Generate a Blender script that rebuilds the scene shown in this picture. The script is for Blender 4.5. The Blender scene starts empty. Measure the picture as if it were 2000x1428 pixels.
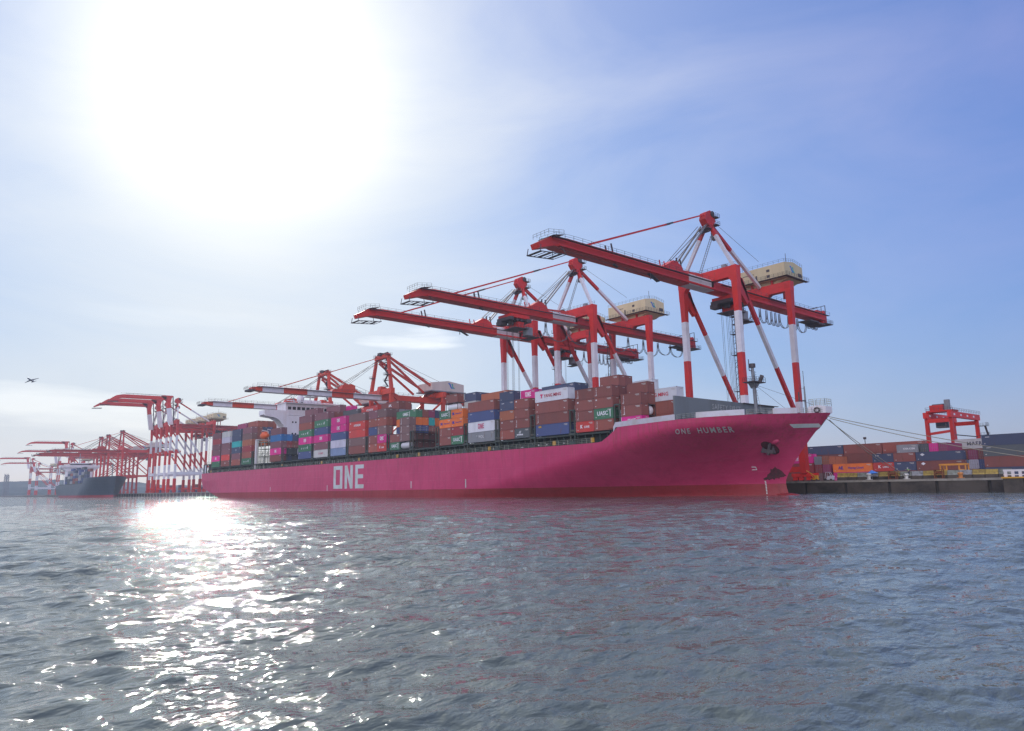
import bpy, bmesh, math, random
import numpy as np
from mathutils import Vector, Matrix
random.seed(11)
rng = np.random.default_rng(5)
R = math.radians
C = bpy.context.scene.collection
scene = bpy.context.scene

# ------------------------------------------------------------------ camera
CAM = Vector((0.0, -125.034, 3.068))
yaw, pitch, roll = 0.708528, 0.167598, 0.018945
F = Vector((-math.cos(yaw)*math.cos(pitch), math.sin(yaw)*math.cos(pitch), math.sin(pitch)))
Rt = Vector((math.sin(yaw), math.cos(yaw), 0.0))
Up = Rt.cross(F)
R2 = Rt*math.cos(roll) - Up*math.sin(roll)
U2 = Rt*math.sin(roll) + Up*math.cos(roll)
cd = bpy.data.cameras.new('camera'); cam = bpy.data.objects.new('camera', cd); C.objects.link(cam)
M = Matrix((R2, U2, -F)).transposed().to_4x4(); M.translation = CAM
cam.matrix_world = M
cd.sensor_fit = 'HORIZONTAL'; cd.sensor_width = 36.0; cd.lens = 1391.9/2000*36.0
cd.clip_start = 0.5; cd.clip_end = 30000
scene.camera = cam

# ------------------------------------------------------------------ sun, sky, exposure
SUN = Vector((-0.8207, 0.2817, 0.4971)).normalized()
SUN_EL = math.asin(SUN.z)
sl = bpy.data.lights.new('sun', 'SUN'); sl.energy = 3.4; sl.angle = R(0.5); sl.color = (1.0, 0.95, 0.87)
so = bpy.data.objects.new('sun', sl); C.objects.link(so)
so.rotation_euler = (-SUN).to_track_quat('-Z', 'Y').to_euler()

w = bpy.data.worlds.new('World'); scene.world = w; w.use_nodes = True
nt = w.node_tree; N = nt.nodes; L = nt.links; N.clear()
def nd(t, tree=None, **k):
    n = (tree or N).new(t)
    for a, b in k.items(): setattr(n, a, b)
    return n
def mth(op, a, b=None, c=None, tree=None, links=None, clamp=False):
    n = (tree or N).new('ShaderNodeMath'); n.operation = op; n.use_clamp = clamp
    for i, v in enumerate((a, b, c)):
        if v is None: continue
        if isinstance(v, (int, float)): n.inputs[i].default_value = v
        else: (links or L).new(v, n.inputs[i])
    return n.outputs[0]
sky = nd('ShaderNodeTexSky', sky_type='NISHITA', sun_disc=False)
sky.sun_elevation = SUN_EL; sky.sun_rotation = math.atan2(SUN.x, SUN.y)
sky.air_density = 1.0; sky.dust_density = 1.0; sky.ozone_density = 5.0; sky.altitude = 0
tc = nd('ShaderNodeTexCoord')
dot = nd('ShaderNodeVectorMath', operation='DOT_PRODUCT'); L.new(tc.outputs['Generated'], dot.inputs[0]); dot.inputs[1].default_value = SUN
sep = nd('ShaderNodeSeparateXYZ'); L.new(tc.outputs['Generated'], sep.inputs[0])
# thin high cloud: brighter towards the sun (forward scattering), streaky
mp = nd('ShaderNodeMapping'); mp.inputs['Scale'].default_value = (1.0, 1.0, 3.2); mp.inputs['Rotation'].default_value = (0.25, 0.1, 0.5)
L.new(tc.outputs['Generated'], mp.inputs[0])
nz = nd('ShaderNodeTexNoise'); nz.inputs['Scale'].default_value = 1.9; nz.inputs['Detail'].default_value = 7; nz.inputs['Roughness'].default_value = 0.55; nz.inputs['Distortion'].default_value = 0.6
L.new(mp.outputs[0], nz.inputs['Vector'])
veil = nd('ShaderNodeMapRange'); veil.inputs['From Min'].default_value = 0.38; veil.inputs['From Max'].default_value = 0.75
L.new(nz.outputs['Fac'], veil.inputs['Value'])
# angular falloffs around the sun
d0 = mth('MAXIMUM', dot.outputs['Value'], 0.0)
g1 = mth('POWER', d0, 95.0)      # inner aureole
g0 = mth('POWER', d0, 900.0)
REAR_FILL = 2.1
g2 = mth('POWER', d0, 5.0)       # broad glow in the thin cloud
lowfac = mth('POWER', mth('SUBTRACT', 1.0, mth('MAXIMUM', sep.outputs['Z'], 0.0)), 9.0)   # haze layer near the horizon
# small bright cloud banks low in the sky
mp2 = nd('ShaderNodeMapping'); mp2.inputs['Scale'].default_value = (2.2, 2.2, 15.0)
L.new(tc.outputs['Generated'], mp2.inputs[0])
nz2 = nd('ShaderNodeTexNoise'); nz2.inputs['Scale'].default_value = 1.6; nz2.inputs['Detail'].default_value = 8; nz2.inputs['Roughness'].default_value = 0.5
L.new(mp2.outputs[0], nz2.inputs['Vector'])
def cloud(dirv, sx, sz, amp):
    # an elongated bank of cloud around a direction of the sky
    dv = Vector(dirv).normalized()
    side = Vector((-dv.y, dv.x, 0)).normalized()
    a = nd('ShaderNodeVectorMath', operation='DOT_PRODUCT'); L.new(tc.outputs['Generated'], a.inputs[0]); a.inputs[1].default_value = side
    b = mth('SUBTRACT', sep.outputs['Z'], dv.z)
    q = mth('ADD', mth('POWER', mth('ABSOLUTE', mth('DIVIDE', a.outputs['Value'], sx)), 2.0), mth('POWER', mth('ABSOLUTE', mth('DIVIDE', b, sz)), 2.0))
    fr = nd('ShaderNodeVectorMath', operation='DOT_PRODUCT'); L.new(tc.outputs['Generated'], fr.inputs[0]); fr.inputs[1].default_value = dv
    e = mth('SUBTRACT', mth('ADD', 1.0, mth('MULTIPLY', mth('SUBTRACT', nz2.outputs['Fac'], 0.5), 5.0)), q)
    s = mth('MULTIPLY', mth('GREATER_THAN', fr.outputs['Value'], 0.5), mth('MULTIPLY', mth('MULTIPLY', e, 0.9, clamp=True), amp))
    return s
def pxdir(x, y): return F + R2*((x-1000)/1391.9) + U2*((714-y)/1391.9)
c1 = cloud(pxdir(800, 658), 0.10, 0.019, 1.3)
c2 = cloud(pxdir(120, 815), 0.16, 0.03, 0.6)
c3 = cloud(pxdir(440, 625), 0.20, 0.014, 0.15)
clouds = mth('ADD', mth('ADD', c1, c2), c3)
SKY_STRENGTH = 0.15
def scaled(col, fac):
    n = nd('ShaderNodeVectorMath', operation='SCALE')
    if isinstance(col, tuple): n.inputs[0].default_value = col
    else: L.new(col, n.inputs[0])
    if isinstance(fac, (int, float)): n.inputs['Scale'].default_value = fac
    else: L.new(fac, n.inputs['Scale'])
    return n.outputs[0]
def addv(a, b):
    n = nd('ShaderNodeVectorMath', operation='ADD'); L.new(a, n.inputs[0]); L.new(b, n.inputs[1]); return n.outputs[0]
def vec(op, a, c=None):
    n = nd('ShaderNodeVectorMath', operation=op)
    for i, v in enumerate((a, c)):
        if v is None: continue
        if isinstance(v, tuple): n.inputs[i].default_value = v
        else: L.new(v, n.inputs[i])
    return n.outputs[0]
# radiance of the clear sky, in display units, with a soft shoulder for thin bright haze
base = vec('MULTIPLY', sky.outputs[0], (0.100, 0.128, 0.262))
base = addv(base, scaled((0.50, 0.60, 0.62), mth('MULTIPLY', g2, mth('ADD', -0.18, mth('MULTIPLY', veil.outputs[0], 0.9)))))
base = addv(base, scaled((0.10, 0.05, 0.12), veil.outputs[0]))
sp_ = nd('ShaderNodeSeparateXYZ'); L.new(base, sp_.inputs[0]); cb_ = nd('ShaderNodeCombineXYZ')
A_ = 0.93
for i in range(3):
    e = mth('EXPONENT', mth('MULTIPLY', sp_.outputs[i], -1.0/A_))
    L.new(mth('MULTIPLY', mth('SUBTRACT', 1.0, e), A_), cb_.inputs[i])
tot = cb_.outputs[0]
gs = nd('ShaderNodeMapRange', interpolation_type='SMOOTHSTEP'); gs.inputs['From Min'].default_value = 0.970; gs.inputs['From Max'].default_value = 0.995; L.new(d0, gs.inputs['Value'])
tot = addv(tot, scaled((0.08, 0.07, 0.05), mth('MULTIPLY', gs.outputs[0], mth('ADD', 0.6, mth('MULTIPLY', veil.outputs[0], 0.6))))); tot = addv(tot, scaled((0.50, 0.45, 0.36), g1)); tot = addv(tot, addv(scaled((0.02, -0.06, -0.22), lowfac), scaled((0.10, 0.08, 0.05), mth('MULTIPLY', lowfac, g2)))); tot = addv(tot, scaled((3.0, 2.9, 2.7), g0))
tot = addv(tot, scaled((0.34, 0.30, 0.22), clouds))
tot = addv(tot, scaled((0.36, 0.31, 0.13), mth('MULTIPLY', mth('POWER', d0, 3.0), mth('MAXIMUM', sep.outputs['Z'], 0.0))))
tot = vec('MAXIMUM', tot, (0.03, 0.035, 0.04))
# bright cloud added behind the camera, out of view, to fill shaded faces
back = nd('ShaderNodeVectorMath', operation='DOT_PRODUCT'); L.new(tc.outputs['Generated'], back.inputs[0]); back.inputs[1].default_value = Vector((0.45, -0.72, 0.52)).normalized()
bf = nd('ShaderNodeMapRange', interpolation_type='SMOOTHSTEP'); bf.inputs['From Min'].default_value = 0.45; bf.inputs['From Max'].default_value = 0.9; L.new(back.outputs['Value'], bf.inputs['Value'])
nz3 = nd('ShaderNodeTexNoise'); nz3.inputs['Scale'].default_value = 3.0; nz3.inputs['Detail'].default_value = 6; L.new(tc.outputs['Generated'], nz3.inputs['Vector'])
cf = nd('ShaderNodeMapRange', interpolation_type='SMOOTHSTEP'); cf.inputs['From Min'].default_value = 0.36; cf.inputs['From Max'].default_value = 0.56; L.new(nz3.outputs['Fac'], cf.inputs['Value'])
tot = addv(tot, scaled((REAR_FILL*1.0, REAR_FILL*0.93, REAR_FILL*0.90), mth('MULTIPLY', bf.outputs[0], cf.outputs[0])))
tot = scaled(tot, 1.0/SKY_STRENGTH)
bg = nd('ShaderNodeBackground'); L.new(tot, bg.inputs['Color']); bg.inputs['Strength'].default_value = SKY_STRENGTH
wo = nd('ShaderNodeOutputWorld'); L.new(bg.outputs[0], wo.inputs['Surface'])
vs = scene.view_settings; vs.view_transform = 'Standard'; vs.look = 'None'; vs.gamma = 1.0; vs.use_curve_mapping = False
vs.exposure = 0.0

# ------------------------------------------------------------------ helpers
def tag(o, label=None, cat=None, group=None, kind=None):
    if label: o['label'] = label
    if cat: o['category'] = cat
    if group: o['group'] = group
    if kind: o['kind'] = kind
    return o
def empty(name, loc, rz=0.0):
    o = bpy.data.objects.new(name, None); o.location = loc; o.rotation_euler = (0, 0, rz); o.empty_display_size = 1; C.objects.link(o); return o
BOXF = ((0,3,2,1),(4,5,6,7),(0,1,5,4),(1,2,6,5),(2,3,7,6),(3,0,4,7))
class MB:
    def __init__(s): s.v = []; s.f = []; s.m = []; s.sm = []
    def add(s, vs, fs, m=0, smooth=False):
        o = len(s.v); s.v.extend(tuple(x) for x in vs)
        for f in fs:
            s.f.append(tuple(i+o for i in f)); s.m.append(m); s.sm.append(smooth)
    def box(s, x0, x1, y0, y1, z0, z1, m=0):
        s.add([(x0,y0,z0),(x1,y0,z0),(x1,y1,z0),(x0,y1,z0),(x0,y0,z1),(x1,y0,z1),(x1,y1,z1),(x0,y1,z1)], BOXF, m)
    def beam(s, p0, p1, w0, h0, w1=None, h1=None, m=0, side=None):
        p0 = Vector(p0); p1 = Vector(p1); d = (p1-p0)
        if d.length < 1e-6: return
        d.normalize(); w1 = w0 if w1 is None else w1; h1 = h0 if h1 is None else h1
        if side is None:
            side = Vector((0,0,1)).cross(d) if abs(d.z) < 0.98 else Vector((1,0,0))
        side = Vector(side).normalized(); up = d.cross(side).normalized(); side = up.cross(d).normalized()
        vs = []
        for p, ww, hh in ((p0,w0,h0),(p1,w1,h1)):
            for a, b in ((-1,-1),(1,-1),(1,1),(-1,1)): vs.append(p + side*(a*ww/2) + up*(b*hh/2))
        s.add(vs, BOXF, m)
    def tube(s, p0, p1, r, m=0, n=6, r1=None, caps=True):
        p0 = Vector(p0); p1 = Vector(p1); d = p1-p0
        if d.length < 1e-6: return
        d.normalize(); r1 = r if r1 is None else r1
        a = d.orthogonal().normalized(); b = d.cross(a)
        vs = []
        for p, rr in ((p0,r),(p1,r1)):
            for i in range(n):
                t = 2*math.pi*i/n; vs.append(p + a*(rr*math.cos(t)) + b*(rr*math.sin(t)))
        fs = [(i,(i+1)%n,n+(i+1)%n,n+i) for i in range(n)]
        s.add(vs, fs, m, n > 6)
        if caps: s.add(vs[:n], [tuple(reversed(range(n)))], m); s.add(vs[n:], [tuple(range(n))], m)
    def path(s, pts, r, m=0, n=4):
        for a, b in zip(pts, pts[1:]): s.tube(a, b, r, m, n, caps=False)
    def prism(s, poly, axis, a0, a1, m=0):
        # poly: 2D points in the plane perpendicular to axis (order x,y / y,z / x,z)
        n = len(poly)
        def P(p, a):
            return (a, p[0], p[1]) if axis == 0 else ((p[0], a, p[1]) if axis == 1 else (p[0], p[1], a))
        vs = [P(p, a0) for p in poly] + [P(p, a1) for p in poly]
        s.add(vs, [tuple(range(n)), tuple(reversed(range(n, 2*n)))] + [(i, n+i, n+(i+1)%n, (i+1)%n) for i in range(n)], m)
    def ball(s, c, r, m=0, seg=12, rings=8, sc=(1,1,1)):
        vs = []; 
        for j in range(rings+1):
            ph = math.pi*j/rings
            for i in range(seg):
                t = 2*math.pi*i/seg
                vs.append((c[0]+r*sc[0]*math.sin(ph)*math.cos(t), c[1]+r*sc[1]*math.sin(ph)*math.sin(t), c[2]+r*sc[2]*math.cos(ph)))
        fs = [(j*seg+i, (j+1)*seg+i, (j+1)*seg+(i+1)%seg, j*seg+(i+1)%seg) for j in range(rings) for i in range(seg)]
        s.add(vs, fs, m, True)
    def rail(s, pts, h=1.1, step=2.0, r=0.04, m=0, mids=1):
        pts = [Vector(p) for p in pts]
        for k in range(1, mids+2):
            s.path([p + Vector((0,0,h*k/(mids+1))) for p in pts], r*0.8, m)
        for a, b in zip(pts, pts[1:]):
            n = max(1, round((b-a).length/step))
            for i in range(n+1):
                p = a.lerp(b, i/n); s.tube(p, p + Vector((0,0,h)), r, m, 4, caps=False)
    def build(s, name, mats, parent=None, org=(0,0,0), fix=True):
        me = bpy.data.meshes.new(name)
        vs = np.array(s.v, dtype=float).reshape(-1,3) - np.array(org, dtype=float)
        me.from_pydata(vs.tolist(), [], s.f)
        if not isinstance(mats, (list, tuple)): mats = [mats]
        for m in mats: me.materials.append(m)
        me.polygons.foreach_set('material_index', s.m); me.polygons.foreach_set('use_smooth', s.sm)
        if fix:
            bm = bmesh.new(); bm.from_mesh(me); bmesh.ops.recalc_face_normals(bm, faces=bm.faces); bm.to_mesh(me); bm.free()
        me.update()
        o = bpy.data.objects.new(name, me); C.objects.link(o)
        if parent: o.parent = parent
        else: o.location = org
        return o
def copy_tree(o, parent=None):
    c = o.copy(); C.objects.link(c)
    if parent: c.parent = parent
    for ch in list(o.children): copy_tree(ch, c)
    return c

# ------------------------------------------------------------------ materials
def pmat(name, rgb, rough=0.5, metal=0.0, dirt=0.25, dirt_rgb=(0.10,0.07,0.05), scale=0.6, rust=0.0, streak=False, vary=0.06, spec=0.5, bump=0.0, bscale=8.0):
    m = bpy.data.materials.new(name); m.use_nodes = True
    t = m.node_tree; n = t.nodes; l = t.links
    bs = n['Principled BSDF']; bs.inputs['Roughness'].default_value = rough; bs.inputs['Metallic'].default_value = metal
    bs.inputs['Specular IOR Level'].default_value = spec
    co = n.new('ShaderNodeTexCoord'); oi = n.new('ShaderNodeObjectInfo')
    mp = n.new('ShaderNodeMapping'); l.new(co.outputs['Object'], mp.inputs['Vector'])
    off = n.new('ShaderNodeVectorMath'); off.operation = 'SCALE'; off.inputs[0].default_value = (37.0, 17.0, 9.0); l.new(oi.outputs['Random'], off.inputs['Scale'])
    l.new(off.outputs[0], mp.inputs['Location'])
    if streak: mp.inputs['Scale'].default_value = (1.0, 1.0, 0.18)
    nz = n.new('ShaderNodeTexNoise'); nz.inputs['Scale'].default_value = scale; nz.inputs['Detail'].default_value = 6; nz.inputs['Roughness'].default_value = 0.65
    l.new(mp.outputs[0], nz.inputs['Vector'])
    mr = n.new('ShaderNodeMapRange'); mr.inputs['From Min'].default_value = 0.44; mr.inputs['From Max'].default_value = 0.66; mr.inputs['To Max'].default_value = dirt
    l.new(nz.outputs['Fac'], mr.inputs['Value'])
    mx = n.new('ShaderNodeMix'); mx.data_type = 'RGBA'; mx.inputs['A'].default_value = (*rgb, 1); mx.inputs['B'].default_value = (*dirt_rgb, 1)
    l.new(mr.outputs[0], mx.inputs['Factor'])
    hsv = n.new('ShaderNodeHueSaturation'); l.new(mx.outputs['Result'], hsv.inputs['Color'])
    vr = n.new('ShaderNodeMapRange'); vr.inputs['To Min'].default_value = 1-vary*3; vr.inputs['To Max'].default_value = 1+vary*3; l.new(oi.outputs['Random'], vr.inputs['Value'])
    l.new(vr.outputs[0], hsv.inputs['Value'])
    out = hsv.outputs['Color']
    if rust > 0:
        nz2 = n.new('ShaderNodeTexNoise'); nz2.inputs['Scale'].default_value = scale*3.1; nz2.inputs['Detail'].default_value = 8; nz2.inputs['Roughness'].default_value = 0.7
        l.new(mp.outputs[0], nz2.inputs['Vector'])
        r2 = n.new('ShaderNodeMapRange'); r2.inputs['From Min'].default_value = 0.64-rust*0.2; r2.inputs['From Max'].default_value = 0.70; l.new(nz2.outputs['Fac'], r2.inputs['Value'])
        m2 = n.new('ShaderNodeMix'); m2.data_type = 'RGBA'; m2.inputs['B'].default_value = (0.16, 0.055, 0.025, 1); l.new(out, m2.inputs['A']); l.new(r2.outputs[0], m2.inputs['Factor'])
        out = m2.outputs['Result']
    l.new(out, bs.inputs['Base Color'])
    if bump:
        b = n.new('ShaderNodeBump'); b.inputs['Strength'].default_value = bump; b.inputs['Distance'].default_value = 0.05
        nz3 = n.new('ShaderNodeTexNoise'); nz3.inputs['Scale'].default_value = bscale; nz3.inputs['Detail'].default_value = 5; l.new(co.outputs['Object'], nz3.inputs['Vector'])
        l.new(nz3.outputs['Fac'], b.inputs['Height']); l.new(b.outputs[0], bs.inputs['Normal'])
    return m
RED = pmat('crane red paint', (0.60, 0.022, 0.014), 0.45, dirt=0.25, dirt_rgb=(0.22,0.03,0.02), scale=0.25, rust=0.1)
ORANGE = pmat('crane orange red paint', (0.62, 0.055, 0.018), 0.45, dirt=0.25, dirt_rgb=(0.25,0.04,0.02), scale=0.25, rust=0.1)
WHITE = pmat('white paint', (0.70, 0.68, 0.72), 0.5, dirt=0.35, dirt_rgb=(0.42,0.37,0.38), scale=0.3)
DARK = pmat('dark steel', (0.07, 0.055, 0.06), 0.6, dirt=0.3, scale=0.6)
GREY = pmat('grey steel', (0.22, 0.23, 0.25), 0.55, dirt=0.3, scale=0.6)
CREAM = pmat('cream cladding', (0.66, 0.55, 0.33), 0.6, dirt=0.3, dirt_rgb=(0.40,0.31,0.18), scale=0.3, streak=True)
PINKCREAM = pmat('pale cladding', (0.60, 0.50, 0.44), 0.6, dirt=0.3, dirt_rgb=(0.40,0.31,0.25), scale=0.3, streak=True)
YELLOW = pmat('yellow paint', (0.70, 0.36, 0.03), 0.5, dirt=0.3, scale=1.0)
CABLE = pmat('cable', (0.10, 0.09, 0.09), 0.7, dirt=0.2)
LOOP = pmat('festoon cable', (0.20, 0.19, 0.21), 0.6, dirt=0.2)
GLASS = pmat('dark glass', (0.02, 0.025, 0.03), 0.12, dirt=0.0)
LBLUE = pmat('emblem blue', (0.02, 0.15, 0.55), 0.5, dirt=0.1)
LTEAL = pmat('emblem green', (0.02, 0.38, 0.33), 0.5, dirt=0.1)
TXW = pmat('white lettering', (0.78, 0.78, 0.80), 0.5, dirt=0.35, dirt_rgb=(0.4,0.36,0.36), scale=1.5)
TXD = pmat('dark lettering', (0.05, 0.05, 0.08), 0.5, dirt=0.1)
TXR = pmat('red lettering', (0.55, 0.02, 0.05), 0.5, dirt=0.1)
TXM = pmat('magenta lettering', (0.60, 0.02, 0.12), 0.5, dirt=0.1)
TXB = pmat('blue lettering', (0.02, 0.04, 0.35), 0.5, dirt=0.1)
TXY = pmat('yellow lettering', (0.75, 0.42, 0.03), 0.5, dirt=0.1)

# ------------------------------------------------------------------ water
def build_water():
    az0 = math.atan2(F.y, F.x)
    fine = np.linspace(-R(44), R(44), 1250)
    coarse = np.concatenate([np.linspace(R(44), R(70), 120)[1:], np.linspace(R(70), 2*math.pi-R(70), 60)[1:], np.linspace(2*math.pi-R(70), 2*math.pi-R(44), 120)[1:-1]])
    th = az0 + np.concatenate([fine, coarse])
    r1 = 5.0*np.exp(np.linspace(0, math.log(260/5.0), 560)); r2 = 260*np.exp(np.linspace(0, math.log(2900/260), 130))[1:]
    rr = np.concatenate([[0.4, 2.0, 3.5, 4.4], r1, r2])
    dr = np.gradient(rr)
    X = CAM.x + rr[:,None]*np.cos(th)[None,:]; Y = CAM.y + rr[:,None]*np.sin(th)[None,:]
    Z = np.zeros_like(X)
    wind = R(148); NW = 90
    lam = np.exp(rng.uniform(math.log(0.34), math.log(8.0), NW))
    for i in range(NW):
        a = wind + rng.normal(0, 0.5 if lam[i] > 1.5 else 0.85); k = 2*math.pi/lam[i]; ph = rng.uniform(0, 6.28)
        slope = 0.040 if lam[i] > 1.4 else 0.056
        if lam[i] > 3.5: slope = 0.015
        amp = slope/k
        fade = np.clip((lam[i]/dr - 2.5)/2.5, 0, 1)[:,None]
        q = k*(X*math.cos(a)+Y*math.sin(a))+ph
        s = np.sin(q)
        Z += amp*fade*(s - 0.30*np.cos(2*q))
    gust = 0.75 + 0.35*np.sin(X*0.05+Y*0.021+1.0)*np.sin(Y*0.043-X*0.013)
    Z *= gust
    nr, na = X.shape
    co = np.stack([X, Y, Z], -1).reshape(-1, 3)
    co = np.concatenate([co, [[CAM.x, CAM.y, 0.0]]])
    idx = np.arange(nr*na).reshape(nr, na)
    a = idx[:-1, :]; b = idx[1:, :]; a2 = np.roll(a, -1, 1); b2 = np.roll(b, -1, 1)
    quads = np.stack([a, b, b2, a2], -1).reshape(-1, 4)
    tris = np.stack([idx[0], np.roll(idx[0], -1), np.full(na, nr*na)], -1)
    me = bpy.data.meshes.new('water')
    nq, ntr = len(quads), len(tris)
    me.vertices.add(len(co)); me.vertices.foreach_set('co', co.ravel())
    me.loops.add(nq*4+ntr*3); me.loops.foreach_set('vertex_index', np.concatenate([quads.ravel(), tris[:, ::-1].ravel()]).astype(np.int32))
    me.polygons.add(nq+ntr)
    me.polygons.foreach_set('loop_start', np.concatenate([np.arange(nq)*4, nq*4+np.arange(ntr)*3]).astype(np.int32))
    me.polygons.foreach_set('use_smooth', np.ones(nq+ntr, dtype=bool))
    me.update(calc_edges=True); me.validate()
    if me.polygons[nq//2].normal.z < 0: me.flip_normals()
    m = bpy.data.materials.new('harbour water'); m.use_nodes = True
    t = m.node_tree; n = t.nodes; l = t.links; bs = n['Principled BSDF']
    bs.inputs['Base Color'].default_value = (0.095, 0.118, 0.108, 1); bs.inputs['Roughness'].default_value = 0.03; bs.inputs['IOR'].default_value = 1.34
    geo = n.new('ShaderNodeNewGeometry')
    hs = None
    for sc, st, dist in ((0.30, 0.5, 0.034), (0.9, 0.5, 0.0185), (2.6, 0.5, 0.0085), (7.0, 0.3, 0.0027)):
        nz = n.new('ShaderNodeTexNoise'); nz.inputs['Scale'].default_value = sc; nz.inputs['Detail'].default_value = 3; nz.inputs['Distortion'].default_value = 0.4
        mp = n.new('ShaderNodeMapping'); mp.inputs['Rotation'].default_value = (0, 0, wind); mp.inputs['Scale'].default_value = (1.0, 0.55, 1.0)
        l.new(geo.outputs['Position'], mp.inputs['Vector']); l.new(mp.outputs[0], nz.inputs['Vector'])
        mu = n.new('ShaderNodeMath'); mu.operation = 'MULTIPLY'; mu.inputs[1].default_value = dist*10; l.new(nz.outputs['Fac'], mu.inputs[0])
        if hs is None: hs = mu.outputs[0]
        else:
            ad = n.new('ShaderNodeMath'); ad.operation = 'ADD'; l.new(hs, ad.inputs[0]); l.new(mu.outputs[0], ad.inputs[1]); hs = ad.outputs[0]
    bp = n.new('ShaderNodeBump'); bp.inputs['Strength'].default_value = 1.0; bp.inputs['Distance'].default_value = 1.0
    l.new(hs, bp.inputs['Height']); l.new(bp.outputs[0], bs.inputs['Normal'])
    me.materials.append(m)
    o = bpy.data.objects.new('water', me); C.objects.link(o); tag(o, 'rippled grey blue harbour water with sun glitter', 'water', kind='structure')

build_water()
# ------------------------------------------------------------------ quay and far shore
CONC = pmat('quay concrete', (0.10, 0.082, 0.066), 0.85, dirt=0.85, dirt_rgb=(0.022,0.020,0.018), scale=0.16, bump=0.4, bscale=1.5)
CONCL = pmat('quay coping', (0.36, 0.33, 0.28), 0.85, dirt=0.5, scale=0.4)
ASPH = pmat('terminal asphalt', (0.07, 0.068, 0.065), 0.9, dirt=0.4, scale=0.08)
QZ = 2.8
b = MB()
b.box(-2300, 260, 48.6, 900, -2, QZ-0.3, 1); b.box(-2300, 260, 48.3, 900, QZ-0.3, QZ, 1)
o = b.build('quay', [CONC, ASPH]); tag(o, 'concrete container terminal quay', 'quay', kind='structure')
b = MB()
k = 0
x = -2300.0
while x < 259:
    b.box(x+0.35, x+9.65, 48.0, 48.6, -2, QZ-0.35, 0)
    if x < -420: b.box(x-0.35, x+0.35, 47.75, 48.6, -2, QZ-0.35, 1)
    x += 10
b.box(-2300, 260, 47.9, 48.6, QZ-0.35, QZ+0.14, 1)
o = b.build('quay_wall', [CONC, CONCL]); tag(o, 'stained concrete face of the quay', 'quay wall', kind='structure')
# hazy land far beyond the terminal
HILL = pmat('far wooded shore', (0.045, 0.06, 0.055), 0.95, dirt=0.5, dirt_rgb=(0.10,0.10,0.09), scale=0.01)
def ridge(name, label, x0, y0, x1, y1, hgt, seed, depth=220, n=220):
    r = np.random.default_rng(seed); t = np.linspace(0, 1, n); hh = np.zeros(n)
    for f in (3, 7, 13, 29, 61): hh += np.sin(t*f*2+r.uniform(0, 6))/f**0.8
    hh = (hh-hh.min())/(hh.max()-hh.min()); hh = hgt*(0.45+0.55*hh) + r.uniform(-1.5, 1.5, n)
    d = Vector((x1-x0, y1-y0, 0)); nn = Vector((d.y, -d.x, 0)).normalized()
    if nn.x < 0: nn = -nn
    vs = []; prof = [(0, -2), (0.05, 0.3), (0.3, 0.75), (0.7, 1.0), (1.3, 0.8), (2.0, -2)]
    for i in range(n):
        p = Vector((x0, y0, 0)) + d*t[i]
        for a, z in prof:
            q = p - nn*(a*depth); vs.append((q.x, q.y, z if z < 0 else z*hh[i]))
    K = len(prof)
    fs = [(i*K+j, (i+1)*K+j, (i+1)*K+j+1, i*K+j+1) for i in range(n-1) for j in range(K-1)]
    b = MB(); b.add(vs, fs, 0, False); o = b.build(name, HILL); tag(o, label, 'hills', kind='structure'); return o
ridge('far_shore', 'low blue hazy shore at the left horizon', -2650, -560, -2250, 1350, 38, 3, depth=40)
ridge('far_hills', 'pale hazy ridge beyond the far cranes', -2740, -100, -1950, 1900, 56, 8, depth=40)

# ------------------------------------------------------------------ ship to shore cranes
BANDS = (26.6, 38.7, 50.6)
def bandm(z, lo=False):
    if z > 50.6: return 0
    if z > 38.7: return 1
    if z > 26.6: return 0
    if z > 14.6: return 1
    return 0
def banded(b, p0, p1, w0, h0, w1=None, h1=None, shift=0.0):
    p0 = Vector(p0); p1 = Vector(p1); w1 = w0 if w1 is None else w1; h1 = h0 if h1 is None else h1
    if p0.z < p1.z: p0, p1, w0, w1, h0, h1 = p1, p0, w1, w0, h1, h0
    cuts = [0.0] + [ (p0.z-(zc+shift))/(p0.z-p1.z) for zc in (50.6, 38.7, 26.6, 14.6) if p1.z < zc+shift < p0.z ] + [1.0]
    for a, c in zip(cuts, cuts[1:]):
        pm = p0.lerp(p1, (a+c)/2)
        b.beam(p0.lerp(p1, a), p0.lerp(p1, c), w0+(w1-w0)*a, h0+(h1-h0)*a, w0+(w1-w0)*c, h0+(h1-h0)*c, m=bandm(pm.z-shift), side=(1,0,0) if abs(p0.x-p1.x) < 0.01 else None)
ORG = (0, 66, QZ)
def emblem(b, c, axis, s, m0=0, m1=1):
    # two interlocking curved strokes, seen on the end wall
    cx, cy, cz = c
    def P(u, v, d=0.0): return (cx + d, cy + u*s, cz + v*s) if axis == 0 else (cx + u*s, cy - d, cz + v*s)
    a = [(-1.1,0.55),(-0.75,0.75),(-0.35,0.6),(-0.1,0.15),(0.15,-0.4),(0.5,-0.7),(0.2,-0.85),(-0.2,-0.6),(-0.45,-0.1),(-0.65,0.3)]
    c2 = [(0.0,0.5),(0.35,0.62),(0.6,0.3),(0.55,-0.1),(0.85,-0.5),(1.15,-0.6),(0.95,-0.8),(0.55,-0.72),(0.25,-0.3),(0.28,0.1),(0.12,0.32)]
    for poly, m, d in ((a, m0, 0.03), (c2, m1, 0.05)):
        vs = [P(u, v, d) for u, v in poly] + [P(u, v, 0.0) for u, v in poly]; n = len(poly)
        fs = [(i, (i+1)%n, n+(i+1)%n, n+i) for i in range(n)] + [tuple(range(n))]
        b.add(vs, fs, m)
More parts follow.
